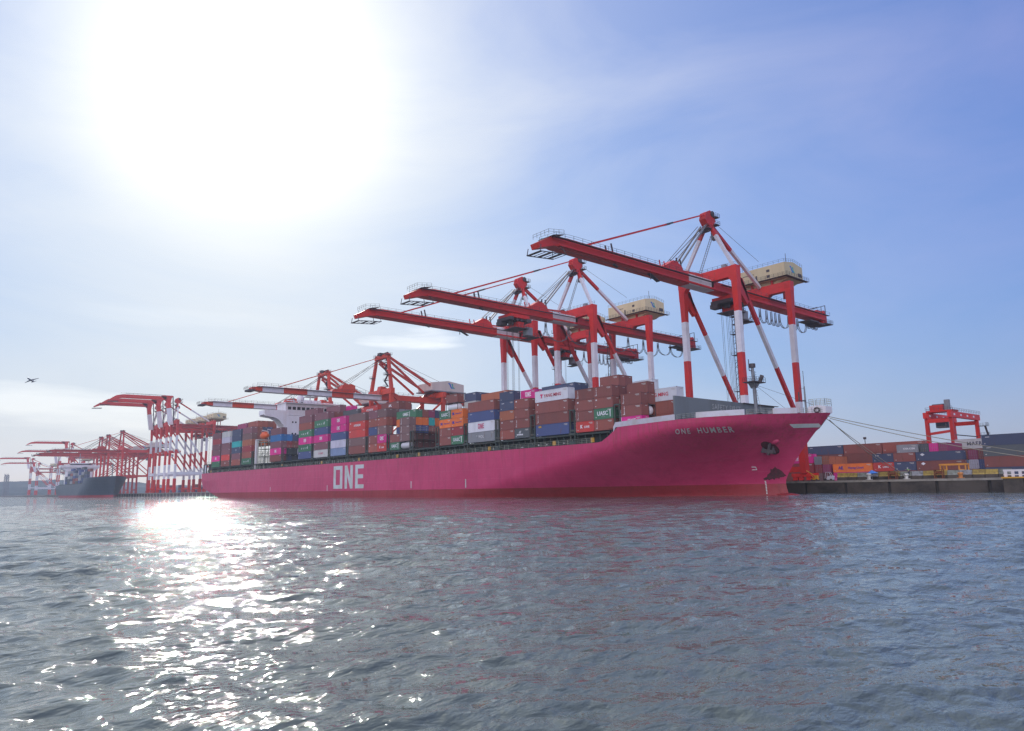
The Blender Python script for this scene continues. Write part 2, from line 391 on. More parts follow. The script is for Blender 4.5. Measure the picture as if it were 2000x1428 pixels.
def font_mesh(txt, size=1.0, ext=0.02, shear=0.0, space=1.0, bold=0.0):
    key = (txt, round(size,3), ext, shear, space, bold)
    if key in FONTS: return FONTS[key]
    cu = bpy.data.curves.new('lettering', 'FONT'); cu.body = txt; cu.size = size; cu.extrude = ext; cu.shear = shear; cu.space_character = space; cu.offset = bold
    cu.align_x = 'CENTER'; cu.align_y = 'CENTER'; cu.resolution_u = 2
    ob = bpy.data.objects.new('tmp', cu); C.objects.link(ob)
    dg = bpy.context.evaluated_depsgraph_get(); me = bpy.data.meshes.new_from_object(ob.evaluated_get(dg))
    bpy.data.objects.remove(ob); bpy.data.curves.remove(cu); me.name = 'lettering'; FONTS[key] = me; return me
FONTS = {}
def boom_parts(b, raised, stripes=False):
    """single box boom over the water; y runs from the hinge at 48 outwards"""
    if not raised:
        # near hinge piece is white, the rest red
        b.beam((0,51,59.6),(0,39,59.6),3.4,3.0,m=1); b.beam((0,39,59.6),(0,-8.5,59.7),3.4,3.0,3.2,2.6,m=0)
        b.beam((0,-8.5,59.75),(0,-13.5,59.5),3.2,2.6,3.0,2.3,m=0); b.beam((0,-13.5,59.5),(0,-18.0,57.6),3.0,2.3,2.6,1.3,m=0)
        for s in (-1, 1): b.beam((s*1.9,50,58.55),(s*1.9,-12,58.75),0.45,0.5,m=0); b.beam((s*2.5,50,60.2),(s*2.5,-14,60.2),0.8,0.12,m=2)
        # hinge house on top
        b.prism([(37.5,61),(36.8,62.6),(34.5,63.9),(32.8,63.9),(30.0,62.2),(27.5,61)], 0, -1.3, 1.3, 0)
        for y in (27, 29): b.beam((1.2,y,61),(1.2,y-0.4,62.8),0.2,0.3,m=0)
        for s in (-1, 1):
            b.beam((s*1.0,37,61),(s*1.0,36.2,65.0),0.25,0.4,m=2); b.beam((s*1.0,35,61),(s*1.0,34.6,65.0),0.25,0.4,m=2)
            b.beam((s*1.0,8,61),(s*1.0,7.4,63.4),0.2,0.45,m=2)
        b.beam((0,37,62.0),(0,48,62.6),0.6,0.5,m=0)
        # tip platform
        for s in (-1, 1):
            b.beam((s*2.3,-10,56.6),(s*2.3,-18.4,55.8),0.15,0.2,m=2); b.beam((s*2.2,-18.1,57.5),(s*2.3,-18.4,55.8),0.14,0.14,m=2); b.beam((s*1.5,-11,58.6),(s*2.3,-10,56.6),0.14,0.14,m=2)
        for i in range(6): b.beam((-2.3,-10.2-1.6*i,56.5-0.14*i),(2.3,-10.2-1.6*i,56.5-0.14*i),0.9 if i%2 else 0.2,0.08,m=2)
        b.rail([(2.9,50,60.3),(2.9,-8,60.3),(2.6,-13.5,60.2),(1.6,-18.0,58.2)],1.1,3.0,0.045,m=2); b.rail([(-2.9,50,60.3),(-2.9,-8,60.3),(-2.6,-13.5,60.2)],1.1,3.0,0.045,m=2)
        b.beam((0,-11,61.2),(0,-14.5,60.4),5.4,0.1,m=2); b.rail([(2.7,-11,61.2),(2.7,-16,60.4),(-2.7,-16,60.4)],1.1,1.5,0.045,m=2)
        b.beam((1.0,22,58.2),(1.0,26,56.6),1.2,0.15,m=2); b.beam((1.6,22,58.2),(1.6,22,56.4),0.2,0.2,m=2); b.beam((1.0,8,58),(1.0,9.5,57.6),0.6,0.4,m=2)
    else:
        b.beam((0,47.8,60.0),(0,45.6,74.0),3.2,3.2,m=1,side=(1,0,0)); b.beam((0,45.6,74.0),(0,44.8,80.0),3.2,3.0,m=0,side=(1,0,0))
        b.prism([(48.5,84.6),(40.0,84.7),(38.5,83.6),(44.4,79.0),(46.4,78.6),(47.2,82.6)], 0, -1.5, 1.5, 0)
        b.beam((0,43,82.3),(0,10,82.0),3.0,3.0,m=0); b.beam((0,10,82.0),(0,5,81.2),3.0,3.0,2.6,2.4,m=0); b.beam((0,5,81.2),(0,0.4,78.6),2.6,2.2,2.2,1.0,m=0)
        b.beam((0,6.5,77.7),(0,-0.8,77.3),4.4,0.35,m=2)
        b.beam((0,48,84.8),(0,12,84.6),0.25,0.2,m=2); b.beam((0.8,48.4,84.6),(0.8,50.0,62),0.35,0.35,m=2); b.beam((-0.8,48.4,84.6),(-0.8,50.0,62),0.35,0.35,m=2)
        b.rail([(1.5,42,83.8),(1.5,8,83.6)],1.1,3.0,0.05,m=2)
def crane_banded(raised, ty, name='gantry_crane'):
    root = empty(name, (0,66,QZ))
    mats = [RED, WHITE, DARK, GREY, CREAM]
    # legs, each its own mesh
    for sx in (-1, 1):
        for y in (51, 81):
            b = MB(); x = 9*sx
            banded(b, (x,y,51.5), (x,y,QZ+2.2), 1.5, 1.6)
            b.beam((x,y,63.9),(x,y,51.5),2.0,2.3,1.5,1.6,m=0,side=(1,0,0))
            b.beam((x,y,14.6),(x,y,QZ+2.4),1.9,2.2,m=0,side=(1,0,0))
            b.build('leg', mats, root, ORG)
            # travelling bogie under the leg
            b = MB()
            b.beam((x-4.0*1,y,QZ+1.9),(x+4.0,y,QZ+1.9),1.2,1.0,m=0)
            for q in (-3,-1.2,1.2,3): b.box(x+q-0.7,x+q+0.7,y-0.4,y+0.4,QZ+0.35,QZ+1.5,0)
            for q in (-3.4,-2.6,-1.6,-0.8,0.8,1.6,2.6,3.4): b.tube((x+q,y-0.25,QZ+0.38),(x+q,y+0.25,QZ+0.38),0.36,2,10)
            b.build('bogie', mats, root, ORG)
    b = MB()   # portal frame: sill beams, upper ties
    for y in (51, 81):
        b.beam((-9,y,QZ+3.6),(9,y,QZ+3.6),1.4,1.6,m=0); b.beam((-9,y,19.2),(9,y,19.2),1.4,2.2,m=1)
    for sx in (-1, 1): b.beam((9*sx,51,19.0),(9*sx,81,19.0),1.2,2.0,m=1)
    b.build('portal_frame', mats, root, ORG)
    b = MB(); b.beam((-10,51,62.3),(10,51,62.3),2.2,3.2,m=0)
    b.prism([(-10,60.8),(-7.0,60.8),(-9.9,57.0)],1,50.0,52.0,0); b.prism([(10,60.8),(7.0,60.8),(9.9,57.0)],1,50.0,52.0,0)
    b.rail([(-10,51,64),(10,51,64)],1.1,1.7,0.045,m=2); b.box(-6,-5,50.4,51.4,64,65.1,2); b.box(5,6.2,50.4,51.6,64,65.0,3)
    b.build('portal_beam', mats, root, ORG)
    b = MB(); b.beam((-10,81,62.9),(10,81,62.9),2.2,3.0,m=0); b.prism([(-2.2,61.4),(2.2,61.4),(5.0,62.5),(1.8,60.6),(-1.8,60.6)],1,80.1,81.9,0)
    b.build('portal_beam', mats, root, ORG)
    for sx in (-1, 1):  # diagonal braces in the side frames
        b = MB(); banded(b, (9*sx,52.6,60.4),(9*sx,80.4,QZ+17.5), 1.0, 1.1, shift=-2.6); 
        b.prism([(51.9,60.5),(53.9,60.5),(56.6,54.4),(55.4,53.0),(52.2,56.0)],0,9*sx-0.5,9*sx+0.5,0)
        b.build('diagonal_brace', mats, root, ORG)
    b = MB(); b.beam((0,50,59.6),(0,119,59.6),3.4,2.8,m=0)   # main girder over the quay
    for s in (-1,1):
        b.beam((s*1.9,50,58.6),(s*1.9,118,58.6),0.45,0.5,m=0); b.beam((s*2.5,54,60.2),(s*2.5,120,60.2),0.8,0.12,m=2); b.rail([(s*2.9,54,60.3),(s*2.9,120,60.3)],1.1,3.0,0.045,m=2)
    b.box(-2.6,2.6,117,122.5,57.2,57.45,2); b.rail([(2.6,117,57.4),(2.6,122.5,57.4),(-2.6,122.5,57.4)],1.3,1.0,0.05,m=2)
    b.box(-1.6,1.6,117,120.2,57.4,60.8,0); b.tube((-1.7,118.4,61.2),(1.7,118.4,61.2),0.9,0,12); b.box(-1.2,1.2,114.5,117,61,61.9,0)
    b.beam((1.4,110,61.4),(1.4,120,64.2),0.2,0.2,m=2); b.beam((1.4,120,64.2),(1.4,120,60),0.2,0.2,m=2); b.beam((1.4,117,63.4),(1.4,117,60),0.16,0.16,m=2); b.beam((-1.4,110,61.4),(-1.4,120,64.2),0.2,0.2,m=2)
    b.box(-2.4,2.4,112.5,117,56.4,57.0,2); b.box(-2.2,2.2,107,113,56.9,57.3,2)
    b.build('girder', mats, root, ORG)
    b = MB(); boom_parts(b, raised); b.build('boom', mats, root, ORG)
    # mast: A frame over the seaside beam with a back strut
    b = MB(); ap = Vector((0,52.6,80.2))
    for sx in (-1, 1):
        e = Vector((8.6*sx,51,64.0)); mid = ap.lerp(e, 0.33)
        b.beam(ap, mid, 1.0, 1.0, m=0); b.beam(mid, e, 1.0, 1.0, 0.8, 0.8, m=1)
    e = Vector((0,79.5,64.2)); mid = ap.lerp(e, 0.42); b.beam(ap, mid, 0.9, 1.0, m=0, side=(1,0,0)); b.beam(mid, e, 0.9, 1.0, m=1, side=(1,0,0))
    b.prism([(49.9,80.2),(50.6,82.4),(52.6,83.4),(54.6,82.6),(55.2,80.4),(53.8,78.8),(51.2,78.6)],0,-1.1,1.1,0)
    for c in ((54.8,81.6),(54.8,79.2),(50.6,77.2)):
        b.box(-2.0,2.0,c[0]-0.9,c[0]+1.3,c[1]-0.1,c[1]+0.05,2); b.rail([(2.0,c[0]-0.9,c[1]),(2.0,c[0]+1.3,c[1]),(-2.0,c[0]+1.3,c[1])],1.1,0.9,0.045,m=2)
    b.tube((-1.4,53.6,82.4),(1.4,53.6,82.4),0.9,2,10); b.tube((-1.4,51.0,76.9),(1.4,51.0,76.9),0.7,2,10)
    b.box(1.0,2.4,52.4,53.8,74.0,76.4,3); b.rail([(0.8,52.2,74),(2.6,52.2,74),(2.6,54,74),(0.8,54,74)],1.1,0.9,0.045,m=2)
    for i in range(26):   # stair along the back strut
        p = ap.lerp(Vector((0,79.5,64.2)), 0.06+0.9*i/26) + Vector((0.9,0,0.6)); 
    for dx in (0.7, 1.5): b.tube((dx*1.0+0.6,51.8,75.0),(-dx*0-3.8+dx,51.0,64.2),0.09,3,4)
    for i in range(22): q = i/22; b.tube((1.3-4.4*q,51.8-0.8*q,75-10.8*q),(2.1-4.4*q,51.8-0.8*q,75-10.8*q),0.05,3,4)
    b.build('mast', mats, root, ORG)
    b = MB()   # stays
    if not raised:
        a = Vector((0,50.2,81.6)); e = Vector((0,-1.5,61.2)); q1 = a.lerp(e,0.30); q2 = a.lerp(e,0.36)
        for s in (-0.5, 0.5):
            o_ = Vector((s,0,0)); b.beam(a+o_,q1+o_,0.28,0.34,m=0); b.beam(q1+o_,q2+o_,0.36,0.5,m=2); b.beam(q2+o_,e+o_,0.3,0.42,m=0)
        b.beam((0.9,50.2,78.2),(0.9,35.5,62.4),0.4,0.4,m=3); b.beam((-0.9,50.2,78.2),(-0.9,35.5,62.4),0.4,0.4,m=3)
        b.tube((1.6,49.8,78.4),(1.6,33.0,63.5),0.10,2,4); b.tube((-1.6,49.8,78.4),(-1.6,33.0,63.5),0.10,2,4); b.tube((0.2,50.2,78.2),(0.2,32,63.2),0.12,2,4)
        b.tube((0,55,81),(0,80,73),0.05,2,4)
        b.tube((1.2,-12,58),(1.2,22,57.6),0.05,2,4)
    else:
        b.tube((0.6,50.2,80.8),(0.6,47.0,70.0),0.14,2,4); b.tube((-0.6,50.2,80.8),(-0.6,46.6,79.0),0.14,2,4)
    b.build('stays', mats, root, ORG)
    # machinery house
    b = MB(); x0, x1, y0, y1, z0 = -9.6, 8.6, 80.0, 91.2, 66.4
    b.prism([(y0,z0),(y1,z0),(y1,70.8),((y0+y1)/2,71.7),(y0,70.8)],0,x0,x1,4)
    b.box(x0-0.1,x1+0.1,y0-0.15,y1+0.15,z0-0.5,z0,4)
    b.prism([(x0,z0-0.5),(x1,z0-0.5),(x1-3,z0-1.6),(x0+3,z0-1.6)],1,y0+1.5,y1-1.5,4)
    b.build('machinery_house', mats, root, ORG)
    b = MB()
    b.box(x0-1.0,x1+1.3,y0-1.3,y0-0.15,z0-0.35,z0-0.22,2); b.box(x1+0.1,x1+1.3,y0-1.3,y1+1.4,z0-0.36,z0-0.23,2)
    b.rail([(x0-1,y0-1.3,z0-0.2),(x1+1.3,y0-1.3,z0-0.2),(x1+1.3,y1+1.4,z0-0.2)],1.1,1.5,0.045,m=2,mids=2)
    b.rail([(x0,y0,70.9),(x1,y0,70.9)],1.0,1.8,0.04,m=2); b.rail([(x1,y0,70.9),(x1,(y0+y1)/2,71.7),(x1,y1,70.9)],1.0,1.4,0.04,m=2)
    b.tube((x1-2,85,71.5),(x1-2,85,75),0.08,2,4); b.box(-1.5,-0.9,y0-0.05,y0,z0,z0+2.0,2); b.box(2.4,3.5,y0-0.06,y0,z0+0.5,z0+1.4,2); b.box(2.4,3.5,y0-0.06,y0,z0+2.4,z0+3.2,2); b.box(-6,-2,y0-0.05,y0,z0+2.6,z0+2.8,2); b.box(x1,x1+0.06,y1-3,y1-0.8,z0+0.9,z0+2.1,2)
    for q in (-3.5, 3.5): b.beam((q,81,64.3),(q,81,z0-0.5),0.6,0.6,m=0); b.beam((q,81,64.3),(q,88,z0-1.2),0.35,0.35,m=3); b.beam((q,88,61),(q,88,z0-1.0),0.5,0.5,m=0)
    b.build('house_walkway', mats, root, ORG)
    b = MB(); emblem(b, (x1+0.02, 84.6, 69.2), 0, 1.35); b.build('emblem', [LBLUE, LTEAL], root, ORG)
    # ladder and lift tower on the landside leg
    b = MB()
    for dx in (-0.5, 0.5): b.beam((-11.2+dx,81,QZ+3),(-11.2+dx,81,61),0.16,0.16,m=2)
    z = 6.0
    while z < 60: b.beam((-11.7,81,z),(-10.7,81,z+ (1.2 if int(z)%2 else 0)),0.1,0.1,m=2); z += 1.3
    for z in (20, 32, 44, 51, 57): b.box(-12.2,-9.8,80.0,82.2,z,z+0.12,2); b.rail([(-12.2,80,z),(-9.8,80,z)],1.1,1.2,0.045,m=2)
    for z in np.arange(8, 60, 4.0): b.beam((-11.2,81,z),(-9.6,81,z),0.1,0.1,m=2)
    b.build('ladder_tower', mats, root, ORG)
    # festoon loops under the girder
    b = MB(); ys = ([66,72,77,82,86,89,91.5,94,100,106,112,116,118,120] if ty < 66 else [78,84,89,93,96,98.5,101,103.5,106,109,113,116,118,120])
    if ty < 40: ys = [ty+6, ty+16, ty+27, ty+38] + [72,82,91,100,108,116,120]
    for s in (-2.3,):
        for a, c in zip(ys, ys[1:]):
            dd = 4.6 if (c-a) < 9 else 6.0; dd = dd if a < 112 else 2.4
            for off in (0, 0.35):
                pts = [Vector((s+off, a+(c-a)*(0.5-0.5*math.cos(math.pi*t/8))+off*0.6, 58.2-dd*math.sin(math.pi*t/8)**0.6)) for t in range(9)]; b.path(pts, 0.11, 0, 4)
    b.build('festoon_cable', [LOOP], root, ORG)
    # trolley with cab and hoist ropes
    b = MB(); y = ty
    b.box(-3.2,3.2,y-4,y+4,56.4,57.6,0); b.box(-3.4,3.4,y-4.4,y-3.0,55.6,56.6,2); b.box(-3.4,3.4,y+2.6,y+4.6,55.4,56.5,2)
    for q in (-3,-1,1,3): b.tube((-2.9,y+q,56.0),(2.9,y+q,56.0),0.55,2,10); b.box(-0.8*q/2,0.8*q/2+0.6,y+q*0.7,y+q*0.7+0.9,54.6,56.2,2)
    b.box(-2.2,2.4,y-0.5,y+2.2,53.6,55.4,0); b.box(-3.0,3.2,y-2.2,y+3.6,53.2,53.4,2); b.rail([(3.2,y-2.2,53.4),(3.2,y+3.6,53.4),(-3.0,y+3.6,53.4)],1.1,1.2,0.05,m=2)
    b.box(0.6,2.8,y+3.2,y+5.6,51.4,54.0,3); b.box(0.4,3.0,y+3.0,y+5.8,51.0,51.3,2)
    b.box(-3.6,-1.0,y-4.6,y-2.0,54.4,55.6,2); b.box(-3.0,3.4,y+5.6,y+8.4,50.9,51.05,2); b.rail([(3.4,y+5.6,51),(3.4,y+8.4,51),(-3,y+8.4,51)],1.1,1.4,0.05,m=2)
    tr = b.build('trolley', mats, root, ORG)
    b = MB(); b.box(0.55,2.85,y+2.9,y+3.15,51.7,53.6,0); b.build('cab_window', [GLASS], tr, (0,0,0)) if False else None
    b = MB()
    for dx in (-1.6,-1.1,1.1,1.6):
        for dy in (-2.0, 0.6): b.tube((dx,y+dy,55.5),(dx*0.9,y+dy,24.0),0.045,0,4)
    b.build('hoist_ropes', [CABLE], root, ORG)
    return root
GRP_A = 'red and white striped quay cranes with the boom lowered'
def put(o, x, label, group, sc=1.0):
    o.location.x = x; tag(o, label, 'crane', group)
    if sc != 1.0: o.scale = (1, 1, sc)
    return o
put(crane_banded(False, 61), -116, 'nearest red and white quay crane, rising behind the bow', GRP_A)
put(crane_banded(False, 23), -171.3, 'red and white quay crane with its trolley out on the boom, second nearest', GRP_A)
put(crane_banded(False, 74), -201.3, 'red and white quay crane, farthest of the three with cream machinery houses near the bow', GRP_A)
GRP_B = 'red and white quay cranes with folded raised booms'
r0 = put(crane_banded(True, 90), -650, 'folded boom crane nearest the stern, highest of the three stepped booms', GRP_B)
put(copy_tree(r0), -681, 'folded boom crane in the middle of the three behind the stern', GRP_B)
put(copy_tree(r0), -712, 'folded boom crane with the lowest of the three stepped booms behind the stern', GRP_B)
put(copy_tree(r0), -1130, 'far red crane with folded boom above the white bridge of the dark ship', 'small far cranes with folded booms', 0.87)
put(copy_tree(r0), -1215, 'far folded boom crane, lower boom just left of the dark ship bridge', 'small far cranes with folded booms', 0.78)
put(copy_tree(r0), -1500, 'far purple looking folded boom crane at the left edge', 'small far cranes with folded booms', 0.80)
put(copy_tree(r0), -1420, 'far folded boom crane, second from the left edge', 'small far cranes with folded booms', 0.66)

def crane_twin(striped, name='gantry_crane', main=ORANGE, ty=60):
    root = empty(name, (0,66,QZ)); mats = [main, WHITE, DARK, GREY, PINKCREAM]
    for sx in (-1, 1):
        for y in (51, 81):
            b = MB(); x = 9.6*sx
            b.beam((x,y,49.5),(x,y,QZ+2.2),1.6,1.7,m=0,side=(1,0,0)); b.build('leg', mats, root, ORG)
            b = MB(); b.beam((x-4,y,QZ+1.9),(x+4,y,QZ+1.9),1.2,1.0,m=0)
            for q in (-3,-1.2,1.2,3): b.box(x+q-0.7,x+q+0.7,y-0.4,y+0.4,QZ+0.1,QZ+1.5,0)
            b.build('bogie', mats, root, ORG)
    b = MB()
    for y in (51, 81):
        b.beam((-9.6,y,QZ+4),(9.6,y,QZ+4),1.4,1.6,m=0); b.beam((-9.6,y,21),(9.6,y,21),1.3,1.8,m=0)
    for sx in (-1, 1):
        b.beam((9.6*sx,51,21),(9.6*sx,81,21),1.1,1.6,m=0); b.beam((9.6*sx,51,48),(9.6*sx,81,21.5),0.8,0.8,m=0); b.beam((9.6*sx,52,22),(9.6*sx,81,46),0.8,0.8,m=0)
    b.build('portal_frame', mats, root, ORG)
    for y in (51, 81):
        b = MB(); b.beam((-11,y,49.2),(11,y,49.2),2.0,2.6,m=0); b.build('portal_beam', mats, root, ORG)
    b = MB()  # mast: two converging columns with a head beam
    for sx in (-1, 1):
        b.beam((9.6*sx,51,50),(5.4*sx,51.5,67.0),1.5,1.5,1.2,1.2,m=0,side=(0,1,0))
        b.beam((5.4*sx,51.5,66.6),(5.4*sx,75+ (10 if sx > 0 else 10),49.8),1.0,1.1,m=0,side=(1,0,0))
        b.beam((5.0*sx,52.5,64.6),(4.6*sx,72.5,50.3),0.9,0.9,m=0,side=(1,0,0))
        b.box(5.4*sx-1.3,5.4*sx+1.3,50.2,53.0,67.2,67.35,2); b.rail([(5.4*sx-1.3,50.2,67.3),(5.4*sx+1.3,50.2,67.3),(5.4*sx+1.3,53,67.3)],1.1,0.9,0.05,m=2)
        b.box(7.6*sx-1.6,7.6*sx+1.6,49.4,51,57,57.15,2); b.rail([(7.6*sx-1.6,49.4,57),(7.6*sx+1.6,49.4,57)],1.1,1.0,0.05,m=2)
    b.prism([(-6.4,66.0),(6.4,66.0),(5.6,68.2),(1,67.6),(-1,67.6),(-5.6,68.2)],1,50.6,52.6,0)
    b.box(-1.4,1.2,49.4,51,67.6,68.8,2); b.tube((-4.6,51.6,68.4),(4.6,51.6,68.4),0.6,2,8)
    for i in range(5): b.beam((2.2+(-1)**i*1.6,52.5,52+3*i),(2.2-(-1)**i*1.6,52.5,55+3*i),0.9,0.12,m=2); b.box(0.2,4.4,51.8,53,52+3*i,52.1+3*i,2); b.rail([(0.2,51.8,52+3*i),(4.4,51.8,52+3*i)],1.1,1.0,0.05,m=2)
    b.build('mast', mats, root, ORG)
    b = MB()
    ycs = [50, 35, 24, 12, 1, -8.5, -13]
    for i, (a, c) in enumerate(zip(ycs, ycs[1:])):
        b.beam((0,a,46.6),(0,c,46.6),4.2,2.5 if c > -9 else 2.2,4.2,2.5 if c > -9 else 1.0,m=(1 if (i%2 == 0 and striped and c > -9) else 0))
    for s in (-1,1): b.rail([(s*2.8,50,47.9),(s*2.8,-11,47.9)],1.2,3,0.05,m=2); b.beam((s*2.5,50,47.4),(s*2.5,-11,47.4),0.9,0.12,m=2)
    b.prism([(36,47.8),(36,51.2),(34,52),(30,51.4),(29,49.5),(25,49.0),(24,47.8)],0,-1.8,1.8,0)
    b.box(-2.4,2.4,-14.6,-12,45.2,46.0,2); b.rail([(2.4,-12,46),(2.4,-15,46),(-2.4,-15,46)],1.2,1.0,0.06,m=2)
    b.build('boom', mats, root, ORG)
    b = MB(); b.beam((0,49,47.0),(0,110,47.0),4.2,2.8,m=0)
    b.prism([(49,48.4),(60,48.4),(52,52.0),(50,52.2)],0,-1.6,1.6,0); b.prism([(76,48.4),(92,48.4),(88,51.2),(80,51.2)],0,-4.6,-3.4,0); b.prism([(76,48.4),(92,48.4),(88,51.2),(80,51.2)],0,3.4,4.6,0)
    for s in (-1,1): b.rail([(s*2.8,50,48.4),(s*2.8,110,48.4)],1.2,3,0.05,m=2)
    b.build('girder', mats, root, ORG)
    b = MB(); b.prism([(76,51.6),(96,51.6),(96,55.6),(86,57.0),(76,55.6)],0,-5.5,7.0,4); b.box(-6,7.5,75,97,51.1,51.6,3); b.build('machinery_house', mats, root, ORG)
    b = MB(); emblem(b, (7.02,88,54.6),0,1.9); b.build('emblem', [LBLUE, LTEAL], root, ORG)
    b = MB()
    for s in (-1.4,1.4):
        b.beam((s*2,50.6,66.8),(s,-1,47.9),0.3,0.36,m=0); b.beam((s*2,50.6,65.4),(s,25,48.6),0.16,0.2,m=2); b.tube((s*2.4,50.8,66.0),(s*1.3,33,52),0.1,2,4); b.tube((s*2,52,67.6),(s*2,76,57),0.08,2,4); b.tube((s*2,52,67),(s*2,108,49),0.08,2,4)
    b.build('stays', mats, root, ORG)
    b = MB(); b.box(-3.4,3.4,ty-4,ty+4,43.8,45.4,0); b.box(1.2,3.6,ty+4,ty+6.4,41.6,44.2,3); b.box(-3,3,ty-3,ty+3,42.6,43.8,2); b.build('trolley', mats, root, ORG)
    return root
t0 = put(crane_twin(True), -304, 'orange red quay crane with a red and white striped boom, taller of two amidships', 'orange red quay cranes with striped booms')
put(copy_tree(t0), -368, 'orange red quay crane whose striped boom reaches over the white ship bridge', 'orange red quay cranes with striped booms')
f0 = put(crane_twin(False, main=RED, ty=96), -840, 'far all red crane with the tallest mast left of the folded boom cranes', 'far all red cranes with twin masts')
put(copy_tree(f0), -906, 'far all red twin mast crane behind the bow of the dark ship', 'far all red cranes with twin masts')
put(copy_tree(f0), -944, 'far all red twin mast crane with the lowest mast behind the dark ship', 'far all red cranes with twin masts')
# ------------------------------------------------------------------ hulls
def hull_mat(name, rgb, rust_rgb, ztop, rust_amt=0.5, rough=0.38, blotch=None, plates=True):
    m = bpy.data.materials.new(name); m.use_nodes = True; t = m.node_tree; n = t.nodes; l = t.links
    bs = n['Principled BSDF']; bs.inputs['Roughness'].default_value = rough
    co = n.new('ShaderNodeTexCoord'); sp = n.new('ShaderNodeSeparateXYZ'); l.new(co.outputs['Object'], sp.inputs[0])
    def noise(scale, vec, det=5, rg=0.6):
        mp = n.new('ShaderNodeMapping'); mp.inputs['Scale'].default_value = vec; l.new(co.outputs['Object'], mp.inputs[0])
        q = n.new('ShaderNodeTexNoise'); q.inputs['Scale'].default_value = scale; q.inputs['Detail'].default_value = det; q.inputs['Roughness'].default_value = rg; l.new(mp.outputs[0], q.inputs[0]); return q.outputs['Fac']
    def rng_(v, a, c, d=0.0, e=1.0):
        q = n.new('ShaderNodeMapRange'); q.inputs['From Min'].default_value = a; q.inputs['From Max'].default_value = c; q.inputs['To Min'].default_value = d; q.inputs['To Max'].default_value = e; l.new(v, q.inputs[0]); return q.outputs[0]
    def mul(a, c):
        q = n.new('ShaderNodeMath'); q.operation = 'MULTIPLY'; l.new(a, q.inputs[0])
        if isinstance(c, float): q.inputs[1].default_value = c
        else: l.new(c, q.inputs[1])
        return q.outputs[0]
    def mix(A, B, f):
        q = n.new('ShaderNodeMix'); q.data_type = 'RGBA'
        for k, v in (('A', A), ('B', B)):
            if isinstance(v, tuple): q.inputs[k].default_value = (*v, 1)
            else: l.new(v, q.inputs[k])
        l.new(f, q.inputs['Factor']); return q.outputs['Result']
    fade = noise(0.05, (1, 1, 1.4), 6)
    c = mix(rgb, tuple(min(1, x*1.25+0.05) for x in rgb), rng_(fade, 0.44, 0.62, 0, 0.6))
    dirtn = noise(0.35, (1, 1, 0.22), 6, 0.7)
    c = mix(c, tuple(x*0.55 for x in rgb), rng_(dirtn, 0.48, 0.66, 0, 0.5))
    # rust runs below the deck edge
    st = noise(1.3, (1.0, 1.0, 0.03), 5, 0.75)
    top = rng_(sp.outputs['Z'], ztop-4.5, ztop+0.3)
    c = mix(c, rust_rgb, mul(mul(rng_(st, 0.53, 0.62), top), rust_amt))
    sc = noise(0.3, (1, 1, 0.5), 9, 0.8)
    c = mix(c, rust_rgb, mul(rng_(sc, 0.62, 0.68), rust_amt*0.55))
    seam = noise(0.12, (1, 1, 0.0), 2, 0.5)
    if plates:
        b2 = n.new('ShaderNodeTexBrick'); b2.offset = 0.0; b2.inputs['Scale'].default_value = 1.0; b2.inputs['Brick Width'].default_value = 14.6; b2.inputs['Row Height'].default_value = 60.0; b2.inputs['Mortar Size'].default_value = 0.10; b2.inputs['Mortar Smooth'].default_value = 1.0
        c2 = n.new('ShaderNodeCombineXYZ'); l.new(sp.outputs['X'], c2.inputs[0]); l.new(c2.outputs[0], b2.inputs['Vector']); c = mix(c, tuple(x*0.5+0.01 for x in rgb), mul(b2.outputs['Fac'], 0.6))
    l.new(c, bs.inputs['Base Color'])
    if plates:
        br = n.new('ShaderNodeTexBrick'); br.inputs['Scale'].default_value = 1.0; br.inputs['Brick Width'].default_value = 9.0; br.inputs['Row Height'].default_value = 2.6; br.inputs['Mortar Size'].default_value = 0.05; br.inputs['Mortar Smooth'].default_value = 1.0
        cb = n.new('ShaderNodeCombineXYZ'); l.new(sp.outputs['X'], cb.inputs[0]); l.new(sp.outputs['Z'], cb.inputs[1]); l.new(cb.outputs[0], br.inputs['Vector'])
        bp = n.new('ShaderNodeBump'); bp.inputs['Strength'].default_value = 0.6; bp.inputs['Distance'].default_value = 0.05
        dn = noise(0.45, (1, 1, 1), 3); ad = n.new('ShaderNodeMath'); ad.operation = 'ADD'; l.new(br.outputs['Fac'], ad.inputs[0]); l.new(mul(dn, -4.0), ad.inputs[1])
        l.new(ad.outputs[0], bp.inputs['Height']); l.new(bp.outputs[0], bs.inputs['Normal'])
    return m
def smooth(t): t = max(0.0, min(1.0, t)); return t*t*(3-2*t)
